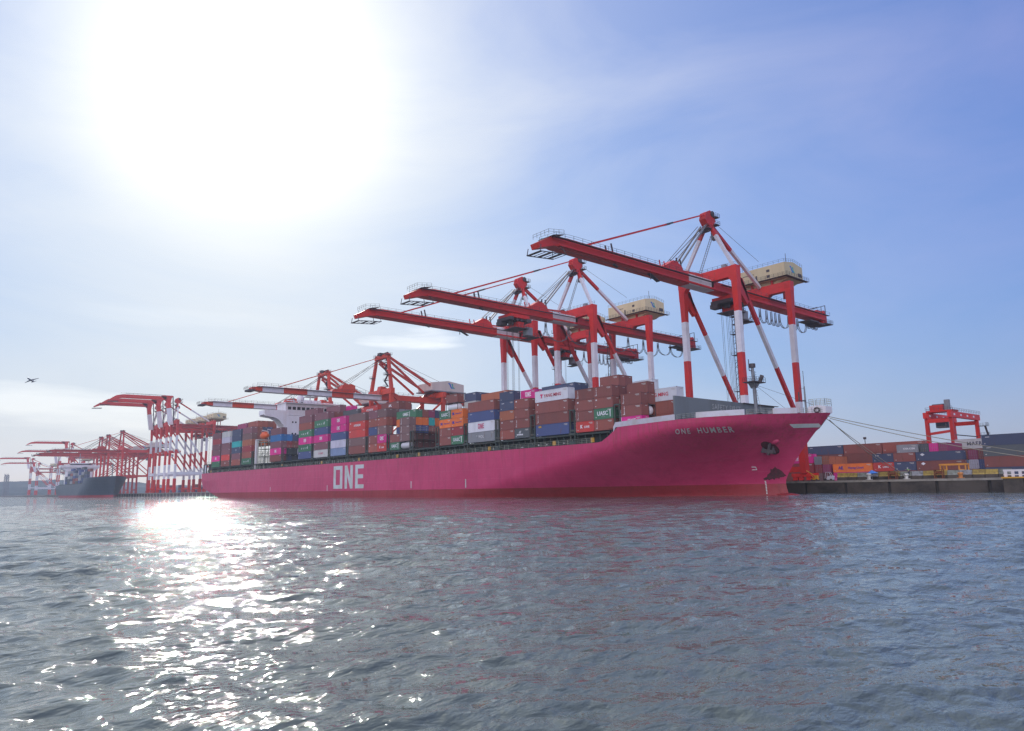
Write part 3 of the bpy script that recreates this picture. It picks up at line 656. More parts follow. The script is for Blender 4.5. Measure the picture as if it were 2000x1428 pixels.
class Hull:
    """a ship's skin; near side at y0, beam B, stern xs, bow tip xb at the sheer"""
    def __init__(s, y0, B, xs, xb, zd, zf, xstep, xf0, xf1, xw, rake0, step=6.0):
        s.y0=y0; s.B=B; s.xs=xs; s.xb=xb; s.zd=zd; s.zf=zf; s.xstep=xstep; s.xf0=xf0; s.xf1=xf1; s.xw=xw; s.rake0=rake0; s.step=step
    def xe(s, z):   # stem profile
        t = max(0.0, (z-3.0)/(s.zf-3.0)); return s.xw + (s.xb-s.xw)*(t**1.25) + (0.8*max(0,(2.0-z)/3.0) if z < 2 else 0)
    def ztop(s, x):
        if x < s.xstep-s.step: return s.zd
        if x < s.xstep: return s.zd + (s.zf-1.0-s.zd)*(1-math.sqrt(max(0, 1-((x-(s.xstep-s.step))/s.step)**2)))
        return s.zf-1.0 + 1.0*min(1, (x-s.xstep)/(s.xb-s.xstep))
    def zbot(s, x): return -1.0 if x > s.xs+33 else -1.0 + (s.rake0+1.0)*((s.xs+33-x)/33.0)**1.1
    def b(s, x, z):   # half breadth
        zz = max(0.0, min(1.0, z/(s.zf-2.5)))
        xf = s.xf0 + (s.xf1-s.xf0)*zz; xe = s.xe(z)
        h = s.B/2
        if x > xf:
            t = min(1.0, (x-xf)/(xe-xf)); p = 1.75+1.0*zz; h *= (1-t**p)
        if x < s.xs+60 and z < 9:
            t = (s.xs+60-x)/60.0; h *= 1-0.10*(t**2)*(1-z/9.0)
        return h
    def side(s, x, z, off=0.0): return s.y0 + s.B/2 - s.b(x, z) - off
    def skin(s, zlo, zhi, nz, name, mat, parent, org):
        """zlo, zhi: functions of x; both sides, stern and (below) bottom"""
        us = sorted(set(list(np.linspace(0, 0.10, 12)) + list(np.linspace(0.10, 0.60, 30)) + list(np.linspace(0.60, 1.0, 110))))
        vs = []; nu = len(us)
        for sgn in (-1, 1):
            for u in us:
                xt = s.xs + (s.xe(s.zf)-s.xs)*u
                # the step in the sheer needs the x of the top row
                for j in range(nz+1):
                    v = j/nz; x = xt
                    for _ in range(3):
                        z = zlo(x) + (zhi(x)-zlo(x))*v; x = s.xs + (s.xe(z)-s.xs)*u
                    vs.append((x, s.y0+s.B/2+sgn*s.b(x, z), z))
        fs = []
        K = nz+1
        for k in range(2):
            o = k*nu*K
            for i in range(nu-1):
                for j in range(nz): fs.append((o+i*K+j, o+(i+1)*K+j, o+(i+1)*K+j+1, o+i*K+j+1))
        o2 = nu*K
        for j in range(nz): fs.append((j, j+1, o2+j+1, o2+j))          # transom
        for i in range(nu-1): fs.append((i*K, o2+i*K, o2+(i+1)*K, (i+1)*K))   # bottom
        b = MB(); b.add(vs, fs, 0, True); o = b.build(name, mat, parent, org)
        # weld the two halves at the stem
        bm = bmesh.new(); bm.from_mesh(o.data); bmesh.ops.remove_doubles(bm, verts=bm.verts, dist=0.02); bmesh.ops.recalc_face_normals(bm, faces=bm.faces)
        for e in bm.edges:
            if len(e.link_faces) == 2 and e.calc_face_angle(0) > 0.6: e.smooth = False
        bm.to_mesh(o.data); bm.free(); return o
PINK = hull_mat('magenta hull paint', (0.74, 0.047, 0.17), (0.36, 0.10, 0.035), 12.8, 0.75)
BOOT = hull_mat('red antifouling paint', (0.44, 0.032, 0.042), (0.16, 0.04, 0.02), 2.6, 0.8, rough=0.5)
COAM = pmat('dark green deck steel', (0.055, 0.075, 0.065), 0.6, dirt=0.5, dirt_rgb=(0.12,0.07,0.04), scale=0.4, rust=0.25)
RAILM = pmat('buff railing paint', (0.42, 0.44, 0.36), 0.6, dirt=0.4)
WSUP = pmat('white superstructure paint', (0.72, 0.70, 0.73), 0.5, dirt=0.3, dirt_rgb=(0.45,0.36,0.3), scale=0.25, streak=True)
BRK = pmat('grey breakwater paint', (0.15, 0.165, 0.17), 0.6, dirt=0.4, dirt_rgb=(0.09,0.08,0.07), scale=0.3, streak=True)
LIFEO = pmat('orange lifeboat', (0.75, 0.12, 0.02), 0.4, dirt=0.2)
BLACKS = pmat('black stain', (0.035, 0.02, 0.022), 0.7, dirt=0.3)

ship = empty('container_ship', (-240, 22.8, 0)); SO = (-240, 22.8, 0)
tag(ship, 'long magenta container ship moored along the quay, bow to the right', 'container ship')
H = Hull(0.0, 45.6, -405.3, -70.0, 12.8, 17.0, -110.0, -178.0, -101.0, -81.3, 5.0)
class SB(MB):
    def build(s, name, mats, parent=None, org=None, fix=True):
        par = parent or ship
        return MB.build(s, name, mats, par, SO, fix)
bz = lambda x: max(H.zbot(x)+0.02, 2.5)
o = H.skin(lambda x: bz(x), lambda x: H.ztop(x), 18, 'hull', PINK, ship, SO)
o = H.skin(H.zbot, lambda x: bz(x), 4, 'antifouling_band', BOOT, ship, SO)
b = SB(); b.ball((-81.5,22.8,-1.5), 1.0, 0, 14, 10, (5.2,2.2,2.0)); b.build('bulbous_bow', BOOT)
# decks
b = SB()
def deckstrip(x0, x1, z, n, m=0):
    vs = []; 
    for i in range(n+1):
        x = x0+(x1-x0)*i/n; hb = max(0.02, H.b(x, z)-0.15); vs += [(x, 22.8-hb, z), (x, 22.8+hb, z)]
    b.add(vs, [(2*i, 2*i+2, 2*i+3, 2*i+1) for i in range(n)], m)
deckstrip(-405.2, -111, 12.3, 40); deckstrip(-112, -72, 15.9, 40); b.box(-112,-111.6,0.6,45,12.3,15.9,0)
b.build('deck', COAM)
BULW = pmat('bulwark paint', (0.56,0.54,0.60), 0.55, dirt=0.5, dirt_rgb=(0.42,0.36,0.28), scale=0.4)
# bulwarks: white strips with gaps on both sides of the forecastle
for sgn in (-1, 1):
    for (xa, xb_, m, inv) in ((-110.3,-93.3,0,0), (-88.8,-80.7,0,0), (-76.8,-73.8,0,0)):
        b = SB()
        if inv:
            continue
        n = 26; vs = []
        for i in range(n+1):
            x = xa+(xb_-xa)*i/n; zt = H.ztop(x)
            for z, off in ((zt-0.02,0.0),(zt+1.15,0.0),(zt+1.15,-0.12),(zt-0.02,-0.12)):
                vs.append((x, 22.8+sgn*(H.b(x, zt)+off+0.03), z))
        fs = [(4*i+j, 4*(i+1)+j, 4*(i+1)+(j+1)%4, 4*i+(j+1)%4) for i in range(n) for j in range(4)] + [(0,1,2,3), (4*n+3,4*n+2,4*n+1,4*n)]
        b.add(vs, fs, 0); b.build('bulwark', BULW)
# railings along the sheer
b = SB()
for sgn in (-1, 1):
    pts = [(x, 22.8+sgn*(H.b(x, 12.8)-0.25), 12.75) for x in np.linspace(-404.5, -117.5, 60)]
    b.rail(pts, 1.25, 1.9, 0.045, 0, 2)
    pts = [(x, 22.8+sgn*(H.b(x, 16)-0.3), H.ztop(x)) for x in np.linspace(-93.0, -89.0, 5)]; b.rail(pts, 1.1, 1.2, 0.045, 0, 2)
    pts = [(x, 22.8+sgn*(H.b(x, 16.5)-0.2), H.ztop(x)) for x in np.linspace(-80.5, -77.0, 5)]; b.rail(pts, 1.1, 1.2, 0.045, 0, 2)
    pts = [(x, 22.8+sgn*(H.b(x, 16.8)-0.2), H.ztop(x)) for x in np.linspace(-73.6, -70.8, 7)]; b.rail(pts, 1.1, 1.2, 0.045, 0, 2)
b.build('railing', RAILM)
b = SB()   # stem platform with closed chock
b.prism([(-74.6,16.9),(-70.3,17.0),(-70.3,18.4),(-72.0,18.7),(-74.0,18.6)],1,21.4,24.2,0)
b.rail([(-73.8,21.4,18.6),(-70.4,21.4,18.5),(-70.4,24.2,18.5),(-73.8,24.2,18.6),(-73.8,21.4,18.6)],1.5,0.9,0.05,1,2)
for i in range(14):
    a0 = 2*math.pi*i/14; a1 = 2*math.pi*(i+1)/14; b.tube((-72.2+0.55*math.cos(a0),21.3,17.7+0.5*math.sin(a0)),(-72.2+0.55*math.cos(a1),21.3,17.7+0.5*math.sin(a1)),0.17,2,6)
b.build('stem_platform', [WSUP, RAILM, DARK])
# breakwater
b = SB(); b.box(-95.3,-94.9,3.0,44.8,15.9,22.0,0)
b.box(-94.9,-94.4,30,46,21.85,22.0,1)
bw = b.build('breakwater', [BRK, DARK])
def place_text(me, mat, parent, loc, rot, name='lettering', org=(0,0,0)):
    o = bpy.data.objects.new(name, me.copy() if me.users and me.materials and me.materials[0] != mat else me)
    if not o.data.materials: o.data.materials.append(mat)
    else: o.data.materials[0] = mat
    C.objects.link(o); o.parent = parent; o.location = Vector(loc)-Vector(org); o.rotation_euler = rot; return o
place_text(font_mesh('SAFETY FIRST', 1.75, 0.01, space=1.15, bold=0.02), pmat('faded lettering', (0.36,0.37,0.36), 0.6, dirt=0.8, dirt_rgb=(0.16,0.17,0.17), scale=2.0), bw, (-94.86, 23.0, 20.3), (R(90), 0, R(90)), org=SO)
# deck gear: windlasses and winches, bollards
def gear(x, y, s=1.0):
    b = SB(); b.tube((x,y-1.6*s,16.9),(x,y+1.6*s,16.9),0.75*s,0,14); b.box(x-1.0*s,x+1.0*s,y-2.2*s,y-1.6*s,15.9,17.8,0); b.box(x-1.0*s,x+1.0*s,y+1.6*s,y+2.2*s,15.9,17.8,0)
    b.tube((x,y-1.75*s,16.9),(x,y-1.6*s,16.9),1.2*s,1,14); b.tube((x,y+1.6*s,16.9),(x,y+1.75*s,16.9),1.2*s,1,14); b.box(x+0.8,x+1.6,y-1,y+1,15.9,16.9,0)
    b.build('mooring_winch', [GREY, DARK])
for x, y in ((-91,8),(-88,12),(-84,17),(-84,28),(-88,33),(-91,37),(-80,22),(-79,17.5)): gear(x, y)
b = SB()
for x, y in ((-90,5.2),(-86,8.2),(-82.5,11.5),(-79,15.2),(-76,18.6),(-89,8),(-76,22)):
    for dx in (0, 1.1): b.tube((x+dx,y,15.9),(x+dx,y,17.1),0.32,0,10); b.tube((x+dx,y,17.1),(x+dx,y,17.25),0.42,0,10)
b.build('bollards', [GREY])
# foremast and jack staff
b = SB(); b.tube((-87,22.8,15.9),(-87.3,22.8,29.0),0.46,0,12,0.36); b.box(-88.6,-85.6,20.4,25.2,25.4,25.6,1); b.rail([(-85.6,20.4,25.6),(-85.6,25.2,25.6),(-88.6,25.2,25.6),(-88.6,20.4,25.6),(-85.6,20.4,25.6)],1.0,1.0,0.04,1)
b.prism([(21.4,25.4),(24.2,25.4),(23.0,24.2),(22.6,24.2)],0,-87.9,-86.5,0)
b.tube((-87.3,22.8,29),(-87.3,22.8,29.9),0.75,1,8); b.tube((-87.3,21.4,28.2),(-87.3,21.4,30.8),0.1,1,4); b.tube((-87.3,21.4,28.2),(-87.3,22.8,28.2),0.1,1,4); b.tube((-86.6,24.3,25.6),(-86.0,24.6,27.2),0.45,1,8)
for z in np.arange(17, 28, 0.6): b.tube((-86.4,22.2,z),(-86.4,22.8,z),0.04,1,4)
b.tube((-86.4,22.2,16),(-86.4,22.2,28),0.04,1,4)
b.tube((-87,22.8,25),(-73.5,22.8,19),0.04,1,4); b.tube((-87,22.8,25),(-81,15,17),0.035,1,4); b.tube((-87,22.8,25),(-81,30,17),0.035,1,4)
b.build('foremast', [GREY, DARK])
b = SB(); b.tube((-75.3,22.8,16.9),(-75.3,22.8,23.2),0.25,0,8,0.16); b.tube((-75.3,22.8,23.2),(-75.3,22.8,26.6),0.06,1,5); b.beam((-75.3,20.6,22.6),(-75.3,22.8,22.8),0.06,0.06,m=1); b.box(-76.6,-75.0,21.6,22.6,20.0,20.1,1); b.tube((-76.2,21.9,20),(-76.2,21.9,22),0.15,1,5)
b.build('jackstaff', [GREY, DARK])
# hull markings: big company letters on the side, ship's name, ticks
def onepoly():
    # square stencil letters ONE, unit height 1, returns list of polygons (x,z)
    t = 0.165
    P = []
    P += [[(0,0),(0.62,0),(0.62,t),(0,t)], [(0,1-t),(0.62,1-t),(0.62,1),(0,1)], [(0,t),(t,t),(t,1-t),(0,1-t)], [(0.62-t,t),(0.62,t),(0.62,1-t),(0.62-t,1-t)]]
    P += [[(0.78,0),(0.78+t,0),(0.78+t,1),(0.78,1)], [(1.32-t,0),(1.32,0),(1.32,1),(1.32-t,1)], [(0.78+t,1),(0.78+t,0.58),(1.32-t,0),(1.32-t,0.42)]]
    P += [[(1.48,0),(1.48+t,0),(1.48+t,1),(1.48,1)], [(1.48+t,0),(2.02,0),(2.02,t),(1.48+t,t)], [(1.48+t,0.42),(1.98,0.42),(1.98,0.42+t),(1.48+t,0.42+t)], [(1.48+t,1-t),(2.02,1-t),(2.02,1),(1.48+t,1)]]
    return P
HLW = pmat('faded white hull lettering', (0.60, 0.64, 0.64), 0.5, dirt=0.5, dirt_rgb=(0.40,0.42,0.30), scale=0.3)
b = SB()
for P in onepoly():
    vs = [(-250.4+p[0]*11.4, -0.03, 3.3+p[1]*8.35) for p in P]; k = len(vs)
    b.add(vs+[(v[0], 0.0, v[2]) for v in vs], [tuple(range(k)), ] + [(i, k+i, k+(i+1)%k, (i+1)%k) for i in range(k)], 0)
b.build('company_lettering', HLW)
b = SB()
for x, z0, z1 in ((-255.5,2.6,4.7),(-196.5,3.0,5.2),(-310.5,2.9,4.6)): b.box(x-0.2,x+0.2,-0.03,0,z0,z1,0)
for i in range(12):
    z = 2.9+2.4*i/12; x = -167.4
    b.add([(x-0.22,H.side(x,z,0.04),z),(x+0.22,H.side(x,z,0.04),z),(x+0.22,H.side(x,z+0.21,0.04),z+0.21),(x-0.22,H.side(x,z+0.21,0.04),z+0.21)],[(0,1,2,3)],0)
b.build('tug_marks', HLW)
SLANT = 0.7044252356759461
def wrap_text(txt, size, x0, z0, slope=0.0, mat=HLW, name='name_lettering', length=None):
    me = font_mesh(txt, size, 0.0, bold=0.025, space=1.35).copy(); me.name = name
    bm = bmesh.new(); bm.from_mesh(me); bmesh.ops.subdivide_edges(bm, edges=bm.edges, cuts=2); bmesh.ops.triangulate(bm, faces=bm.faces)
    xs = [v.co.x for v in bm.verts]; w_ = max(xs)-min(xs); sc = (length/w_) if length else 1.0
    for v in bm.verts:
        x = x0 + v.co.x*sc; z = z0 + v.co.y + slope*(x-x0); x += 0.0 + SLANT*v.co.y; v.co = Vector((x, H.side(x, z, 0.06), z)) - Vector(SO)
    bm.to_mesh(me); bm.free(); me.materials.clear(); me.materials.append(mat)
    o = bpy.data.objects.new(name, me); C.objects.link(o); o.parent = ship; return o
# the parent sits at SO, so mesh coordinates are already local
wrap_text('ONE  HUMBER', 1.45, -88.75, 13.85, 0.0, length=10.2)
def hull_patch(pts, name, mat, off=0.05, z_sub=4):
    b = SB(); b.add([(x, H.side(x, z, off), z) for x, z in pts], [tuple(range(len(pts)))], 0); return b.build(name, mat, fix=False)
def hull_grid(x0, x1, z0, z1, fn, name, mat, off=0.05, nx=12, nz=8):
    b = SB(); vs = []; fs = []
    for i in range(nx+1):
        for j in range(nz+1):
            u = i/nx; v = j/nz; x, z = fn(u, v); vs.append((x, H.side(x, z, off), z))
    for i in range(nx):
        for j in range(nz): fs.append((i*(nz+1)+j, (i+1)*(nz+1)+j, (i+1)*(nz+1)+j+1, i*(nz+1)+j+1))
    b.add(vs, fs, 0, True); return b.build(name, mat, fix=False)
HIDDEN_TXT = '-75.6 116.2 5.4|-677.0 96.0 2.8|-690.0 96.0 5.4|-83.6 118.2 2.8|-75.6 116.2 2.8|-81.1 118.2 2.8|-78.6 118.2 2.8|-81.1 118.2 5.4|-76.1 118.2 5.4|-81.1 118.2 8.0|-78.6 118.2 8.0|-76.1 118.2 8.0|-121.5 112.0 2.8|-96.7 112.0 2.8|-90.2 106.0 2.8|-93.5 122.0 2.8|-78.0 118.0 2.8|-90.2 106.0 5.4|-677.0 96.0 5.4|-93.5 122.0 5.7|-78.0 118.0 5.7|-90.2 106.0 8.0|-690.0 96.0 8.0|-210.3 17.8 15.6|-108.0 7.8 18.5|-122.6 12.8 18.2|-210.3 12.8 18.2|-210.3 15.3 18.2|-210.3 17.8 18.2|-313.2 10.3 21.5|-116.5 10.3 20.9|-313.2 12.8 21.5|-122.6 15.3 20.9|-166.4 5.3 24.4|-166.4 7.8 24.4|-116.5 7.8 23.5|-347.7 10.3 24.4|-347.7 12.8 24.4|-210.3 12.8 23.5|-347.7 15.3 24.4|-122.6 15.3 23.5|-210.3 15.3 23.5|-254.1 5.3 27.3|-239.5 7.8 27.3|-224.9 10.3 27.3|-347.7 17.8 27.3|-283.3 2.8 30.2|-391.0 2.8 30.2|-283.3 5.3 30.2|-254.1 7.8 30.2|-268.7 10.3 30.2|-347.7 17.8 30.2|-347.7 12.8 33.2|-109.1 112.0 2.8|-96.7 112.0 5.7|-108.0 7.8 15.6|-210.3 12.8 15.6|-210.3 15.3 15.6|-313.2 10.3 18.5|-210.3 17.8 20.9|-239.5 2.8 27.3|-268.7 2.8 27.3|-239.5 5.3 27.3|-254.1 7.8 27.3|-239.5 7.8 30.2|-83.6 118.2 8.0|-313.2 10.3 15.6|-181.1 2.8 23.5|-224.9 7.8 24.4|-174.9 10.3 26.1|-174.9 10.3 28.7|-181.1 5.3 28.7|-121.5 112.0 5.7|-254.1 2.8 27.3|-362.0 2.8 30.2|-376.8 5.3 30.2|-78.6 118.2 5.4|-93.5 122.0 8.6|-254.1 2.8 24.4|-122.6 5.3 24.4|-76.1 118.2 2.8|-313.2 7.8 18.5|-313.2 12.8 18.5|-313.2 10.3 24.4|-313.2 12.8 24.4|-151.8 2.8 26.1|-347.7 5.3 27.3|-174.9 7.8 26.1|-362.0 5.3 30.2|-166.4 2.8 24.4|-268.7 5.3 27.3|-347.7 12.8 27.3|-347.7 15.3 30.2|-376.8 2.8 30.2|-224.9 5.3 24.4|-75.6 116.2 8.0|-116.5 7.8 20.9|-210.3 15.3 20.9|-116.5 10.3 23.5|-347.7 10.3 27.3|-347.7 15.3 33.2|-210.3 12.8 20.9|-145.7 2.8 23.5|-347.7 15.3 27.3|-847.2 10.7 23.9|-775.2 8.2 13.4|-818.4 10.7 21.3|-876.0 10.7 21.3|-83.6 118.2 5.4|-347.7 12.8 30.2|-151.8 5.3 26.1|-122.6 12.8 20.9'
SMUDGE = pmat('scuffed paint', (0.10,0.022,0.030), 0.7, dirt=0.8, dirt_rgb=(0.03,0.02,0.02), scale=0.9)
hull_grid(-75.7,-72.3,14.0,14.8,lambda u,v:(-75.7+3.3*u, 14.0+0.15*u+0.75*v),'bow_stripe',HLW,0.05,8,2)
# anchor in its recess with the paint worn round it
hull_grid(-82.9,-79.3,8.4,12.4,lambda u,v:(-81.3+1.15*(2*u-1)*math.sqrt(max(0.02,1-(2*v-1)**2)), 10.1+1.35*(2*v-1)),'anchor_recess',SMUDGE,0.06,8,10)
b = SB()
p = Vector((-80.9, H.side(-80.9, 10.6, 0.0), 10.6))
b.ball((p.x+0.3,p.y+0.25,11.6), 1.0, 0, 16, 10, (1.5,0.95,0.85)); 
b.build('anchor_bolster', PINK)
b = SB(); b.beam((p.x,p.y-0.55,11.2),(p.x-0.5,p.y-0.65,8.6),0.5,0.5,m=0); b.beam((p.x-1.7,p.y-0.7,9.6),(p.x+0.7,p.y+0.15-0.6,9.2),0.7,0.8,m=0); b.prism([(p.x-2.0,9.2),(p.x-1.2,9.3),(p.x-1.5,10.8)],1,p.y-1.0,p.y-0.5,0); b.prism([(p.x+0.2,9.0),(p.x+1.0,8.9),(p.x+0.6,10.4)],1,p.y-0.6,p.y-0.1,0)
b.build('anchor', DARK)
_r = np.random.default_rng(2)
def smear(u, v):
    x = -85.2+4.2*u; j = 0.22*math.sin(u*31)+0.15*math.sin(u*57+1); top = 3.7+1.9*max(0,math.sin(math.pi*u**1.5))**1.2+0.6*u+j*(u*(1-u)*3); bot = 3.35+0.8*u*u-j*(u*(1-u)*2); return x, bot+(max(top,bot+0.05)-bot)*v
hull_grid(0,0,0,0,smear,'scraped_paint',SMUDGE,0.05,40,4)
b = SB()
for i in range(9):
    z = 0.3+i*0.33; x = -85.0; b.add([(x-0.13,H.side(x-0.13,z,0.05),z),(x+0.13,H.side(x+0.13,z,0.05),z),(x+0.13,H.side(x+0.13,z+0.2,0.05),z+0.2),(x-0.13,H.side(x-0.13,z+0.2,0.05),z+0.2)],[(0,1,2,3)],0)
for x0, z0 in ((-86.6,5.6),):   # bulbous bow mark
    for (xa,za),(xb_,zb_) in (((x0,z0),(x0+0.9,z0)),((x0+0.9,z0),(x0+0.9,z0+0.6)),((x0+0.2,z0+0.6),(x0+0.9,z0+0.6))):
        b.tube((xa,H.side(xa,za,0.04),za),(xb_,H.side(xb_,zb_,0.04),zb_),0.08,0,4)
b.build('draft_marks', HLW)

# ------------------------------------------------------------------ hatch coamings, lashing bridges
PITCH = 14.611; BX = lambda n: -108.0 - PITCH*n
bays = [(BX(n), n) for n in range(0, 13)]
edges = [BX(n) for n in range(0, 13)] + [-313.2, -347.7, -362.0, -376.8, -391.0]
b = SB()
b.box(-391.5,-96.5,3.4,42.2,12.3,15.3,0); b.box(-391.5,-110.8,0.6,45.0,15.0,15.42,0)
for x in np.arange(-391, -111, 2.44): b.beam((x,0.9,12.3),(x,0.9,15.0),0.18,0.2,m=0); b.beam((x,44.7,12.3),(x,44.7,15.0),0.18,0.2,m=0)
b.box(-391,-111,0.35,0.6,12.3,13.0,0)
b.build('hatch_coaming', COAM)
for x in edges[1:]:
    b = SB(); xf = x + 12.19 + 0.35; xe_ = xf + 1.5 
    for y in (0.5, 45.1):
        for xx in (xf, xe_): b.beam((xx,y,12.3),(xx,y,21.4),0.28,0.34,m=0)
        b.beam((xf,y,21.3),(xe_,y,21.3),0.3,0.3,m=0); b.beam((xf,y,16.2),(xe_,y,16.2),0.3,0.5,m=0); b.beam((xf-0.4,y,15.4),(xe_+0.4,y,15.4),0.6,0.5,m=0)
        b.box(xf-0.35,xe_+0.35,y-0.35,y+0.35,12.3,13.6,0)
    for z in (16.0, 18.7, 21.3): b.box(xf,xe_,0.7,44.9,z-0.1,z,0)
    for y in np.arange(3, 45, 2.5): b.beam((xf+0.1,y,15.3),(xf+0.1,y,21.3),0.16,0.16,m=0)
    b.rail([(xe_,0.7,21.3),(xe_,44.9,21.3)],1.1,2.5,0.04,1)
    b.build('lashing_bridge', [COAM, RAILM])
# small deck fittings along the side
b = SB(); rr = random.Random(4)
for x in np.arange(-398, -118, 3.1):
    h = rr.uniform(0.3, 1.0); b.box(x,x+rr.uniform(0.2,0.7),0.9,1.4,12.35,12.35+h,rr.choice([0,0,1,2]))
    if rr.random() < 0.35: b.tube((x+1,0.62,13.2),(x+1,0.62,13.5),0.16,1,6)
for x in (-392,-300,-262,-232,-206,-193,-157.2,-131,-117.8): b.box(x,x+1.0,0.25,0.5,13.0,14.1,3)
b.build('deck_fittings', [GREY, WSUP, COAM, YELLOW])

# ------------------------------------------------------------------ containers
def cmat(name, rgb, rust=0.12): return pmat('container ' + name, rgb, 0.55, dirt=0.4, dirt_rgb=tuple(0.55*x+0.03 for x in rgb), scale=0.35, rust=rust, streak=True, vary=0.05)
CM = {
 'brown': cmat('brown', (0.235,0.072,0.058), 0.3), 'dark brown': cmat('dark brown', (0.15,0.05,0.045), 0.3), 'grey brown': cmat('grey brown', (0.19,0.105,0.10), 0.2),
 'red brown': cmat('red brown', (0.32,0.085,0.06), 0.3), 'orange brown': cmat('orange brown', (0.38,0.12,0.06), 0.3), 'dark red': cmat('dark red', (0.30,0.04,0.045)),
 'red': cmat('red', (0.58,0.055,0.045)), 'orange': cmat('orange', (0.75,0.17,0.03)), 'green': cmat('green', (0.055,0.17,0.09)), 'teal': cmat('teal', (0.03,0.42,0.42)),
 'navy': cmat('navy', (0.06,0.075,0.135)), 'blue': cmat('blue', (0.065,0.09,0.22)), 'bright blue': cmat('bright blue', (0.03,0.16,0.40)), 'light blue': cmat('light blue', (0.18,0.24,0.38)),
 'dark grey': cmat('dark grey', (0.085,0.095,0.10)), 'grey': cmat('grey', (0.28,0.29,0.31)), 'white': cmat('white', (0.60,0.60,0.64)), 'pale grey': cmat('pale grey', (0.47,0.47,0.46)),
 'magenta': cmat('magenta', (0.66,0.02,0.24)), 'purple brown': cmat('purple brown', (0.20,0.08,0.095)), 'violet white': cmat('violet white', (0.52,0.50,0.60)), 'plum': cmat('plum', (0.30,0.05,0.12)),
}
_cm = {}
MARKS = pmat('stencilled marks', (0.55,0.52,0.50), 0.6, dirt=0.6, dirt_rgb=(0.30,0.22,0.2), scale=3.0)
def container_mesh(Lc, Hc, doors):
    """corner posts, rails, corrugated walls; origin at the aft lower near corner; doors drawn as parts elsewhere"""
    key = (Lc, Hc)
    if key in _cm: return _cm[key]
    b = MB(); Wc = 2.438; p = 0.16; e = 0.012
    for x in (0, Lc-p):
        for y in (0, Wc-p): b.box(x,x+p,y,y+p,0,Hc,0)
    for y in (0, Wc-0.08):
        for z, h in ((0,0.16),(Hc-0.12,0.12)): b.box(p,Lc-p,y,y+0.08,z,z+h,0)
    for x in (0, Lc-0.1):
        for z, h in ((0,0.16),(Hc-0.12,0.12)): b.box(x,x+0.1,p,Wc-p,z,z+h,0)
    for x in (-e, Lc-0.18+e):
        for y in (-e, Wc-0.16+e):
            for z in (-e, Hc-0.118+e): b.box(x,x+0.18,y,y+0.16,z,z+0.118,1)
    b.box(Lc-1.75,Lc-0.55,0.0,0.022,Hc-0.48,Hc-0.34,2); b.box(Lc-1.45,Lc-0.55,0.0,0.022,Hc-0.68,Hc-0.58,2); b.box(0.5,0.8,0.0,0.022,0.42,0.62,2); b.box(Lc-0.03,Lc-0.004,1.3,2.0,Hc-0.45,Hc-0.33,2)
    # corrugated panels
    def corr(x0, x1, yA, yB, z0, z1, axis):
        n = int((x1-x0)/0.28); st = (x1-x0)/n; pts = []
        for i in range(n):
            x = x0+i*st; pts += [(x,yA),(x+st*0.25,yA),(x+st*0.5,yB),(x+st*0.75,yB)]
        pts.append((x1,yA)); vs = []
        for a, c in pts:
            for z in (z0, z1): vs.append((a,c,z) if axis == 0 else (c,a,z))
        b.add(vs, [(2*i,2*i+2,2*i+3,2*i+1) for i in range(len(pts)-1)], 0)
    corr(p, Lc-p, 0.02, 0.06, 0.16, Hc-0.12, 0); corr(p, Lc-p, Wc-0.02, Wc-0.06, 0.16, Hc-0.12, 0)
    corr(p, Wc-p, 0.03, 0.07, 0.16, Hc-0.12, 1); corr(p, Wc-p, Lc-0.03, Lc-0.07, 0.16, Hc-0.12, 1)
    b.add([(0.02,0.02,Hc-0.03),(Lc-0.02,0.02,Hc-0.03),(Lc-0.02,Wc-0.02,Hc-0.03),(0.02,Wc-0.02,Hc-0.03)],[(0,1,2,3)],0)
    b.add([(0.02,0.02,0.1),(Lc-0.02,0.02,0.1),(Lc-0.02,Wc-0.02,0.1),(0.02,Wc-0.02,0.1)],[(0,3,2,1)],0)
    o = b.build('shipping_container', [CM['brown'], DARK, MARKS], None, (0,0,0), fix=True); me = o.data; bpy.data.objects.remove(o); _cm[key] = me; return me
_dm = {}
def door_mesh(Hc):
    if Hc in _dm: return _dm[Hc]
    b = MB(); Wc = 2.438
    for y0 in (0.17, 1.225): b.box(0.0,0.03,y0,y0+1.04,0.17,Hc-0.13,0)
    for y in (0.42,0.92,1.50,2.0):
        b.tube((0.055,y,0.12),(0.055,y,Hc-0.08),0.022,1,5)
        for z in (0.5,Hc*0.5,Hc-0.5): b.box(0.03,0.07,y-0.06,y+0.06,z-0.04,z+0.04,1)
        b.box(0.04,0.08,y-0.05,y+0.22,1.1,1.16,1)
    o = b.build('door', [CM['brown'], GREY], None, (0,0,0)); me = o.data; bpy.data.objects.remove(o); _dm[Hc] = me; return me
_tank = {}
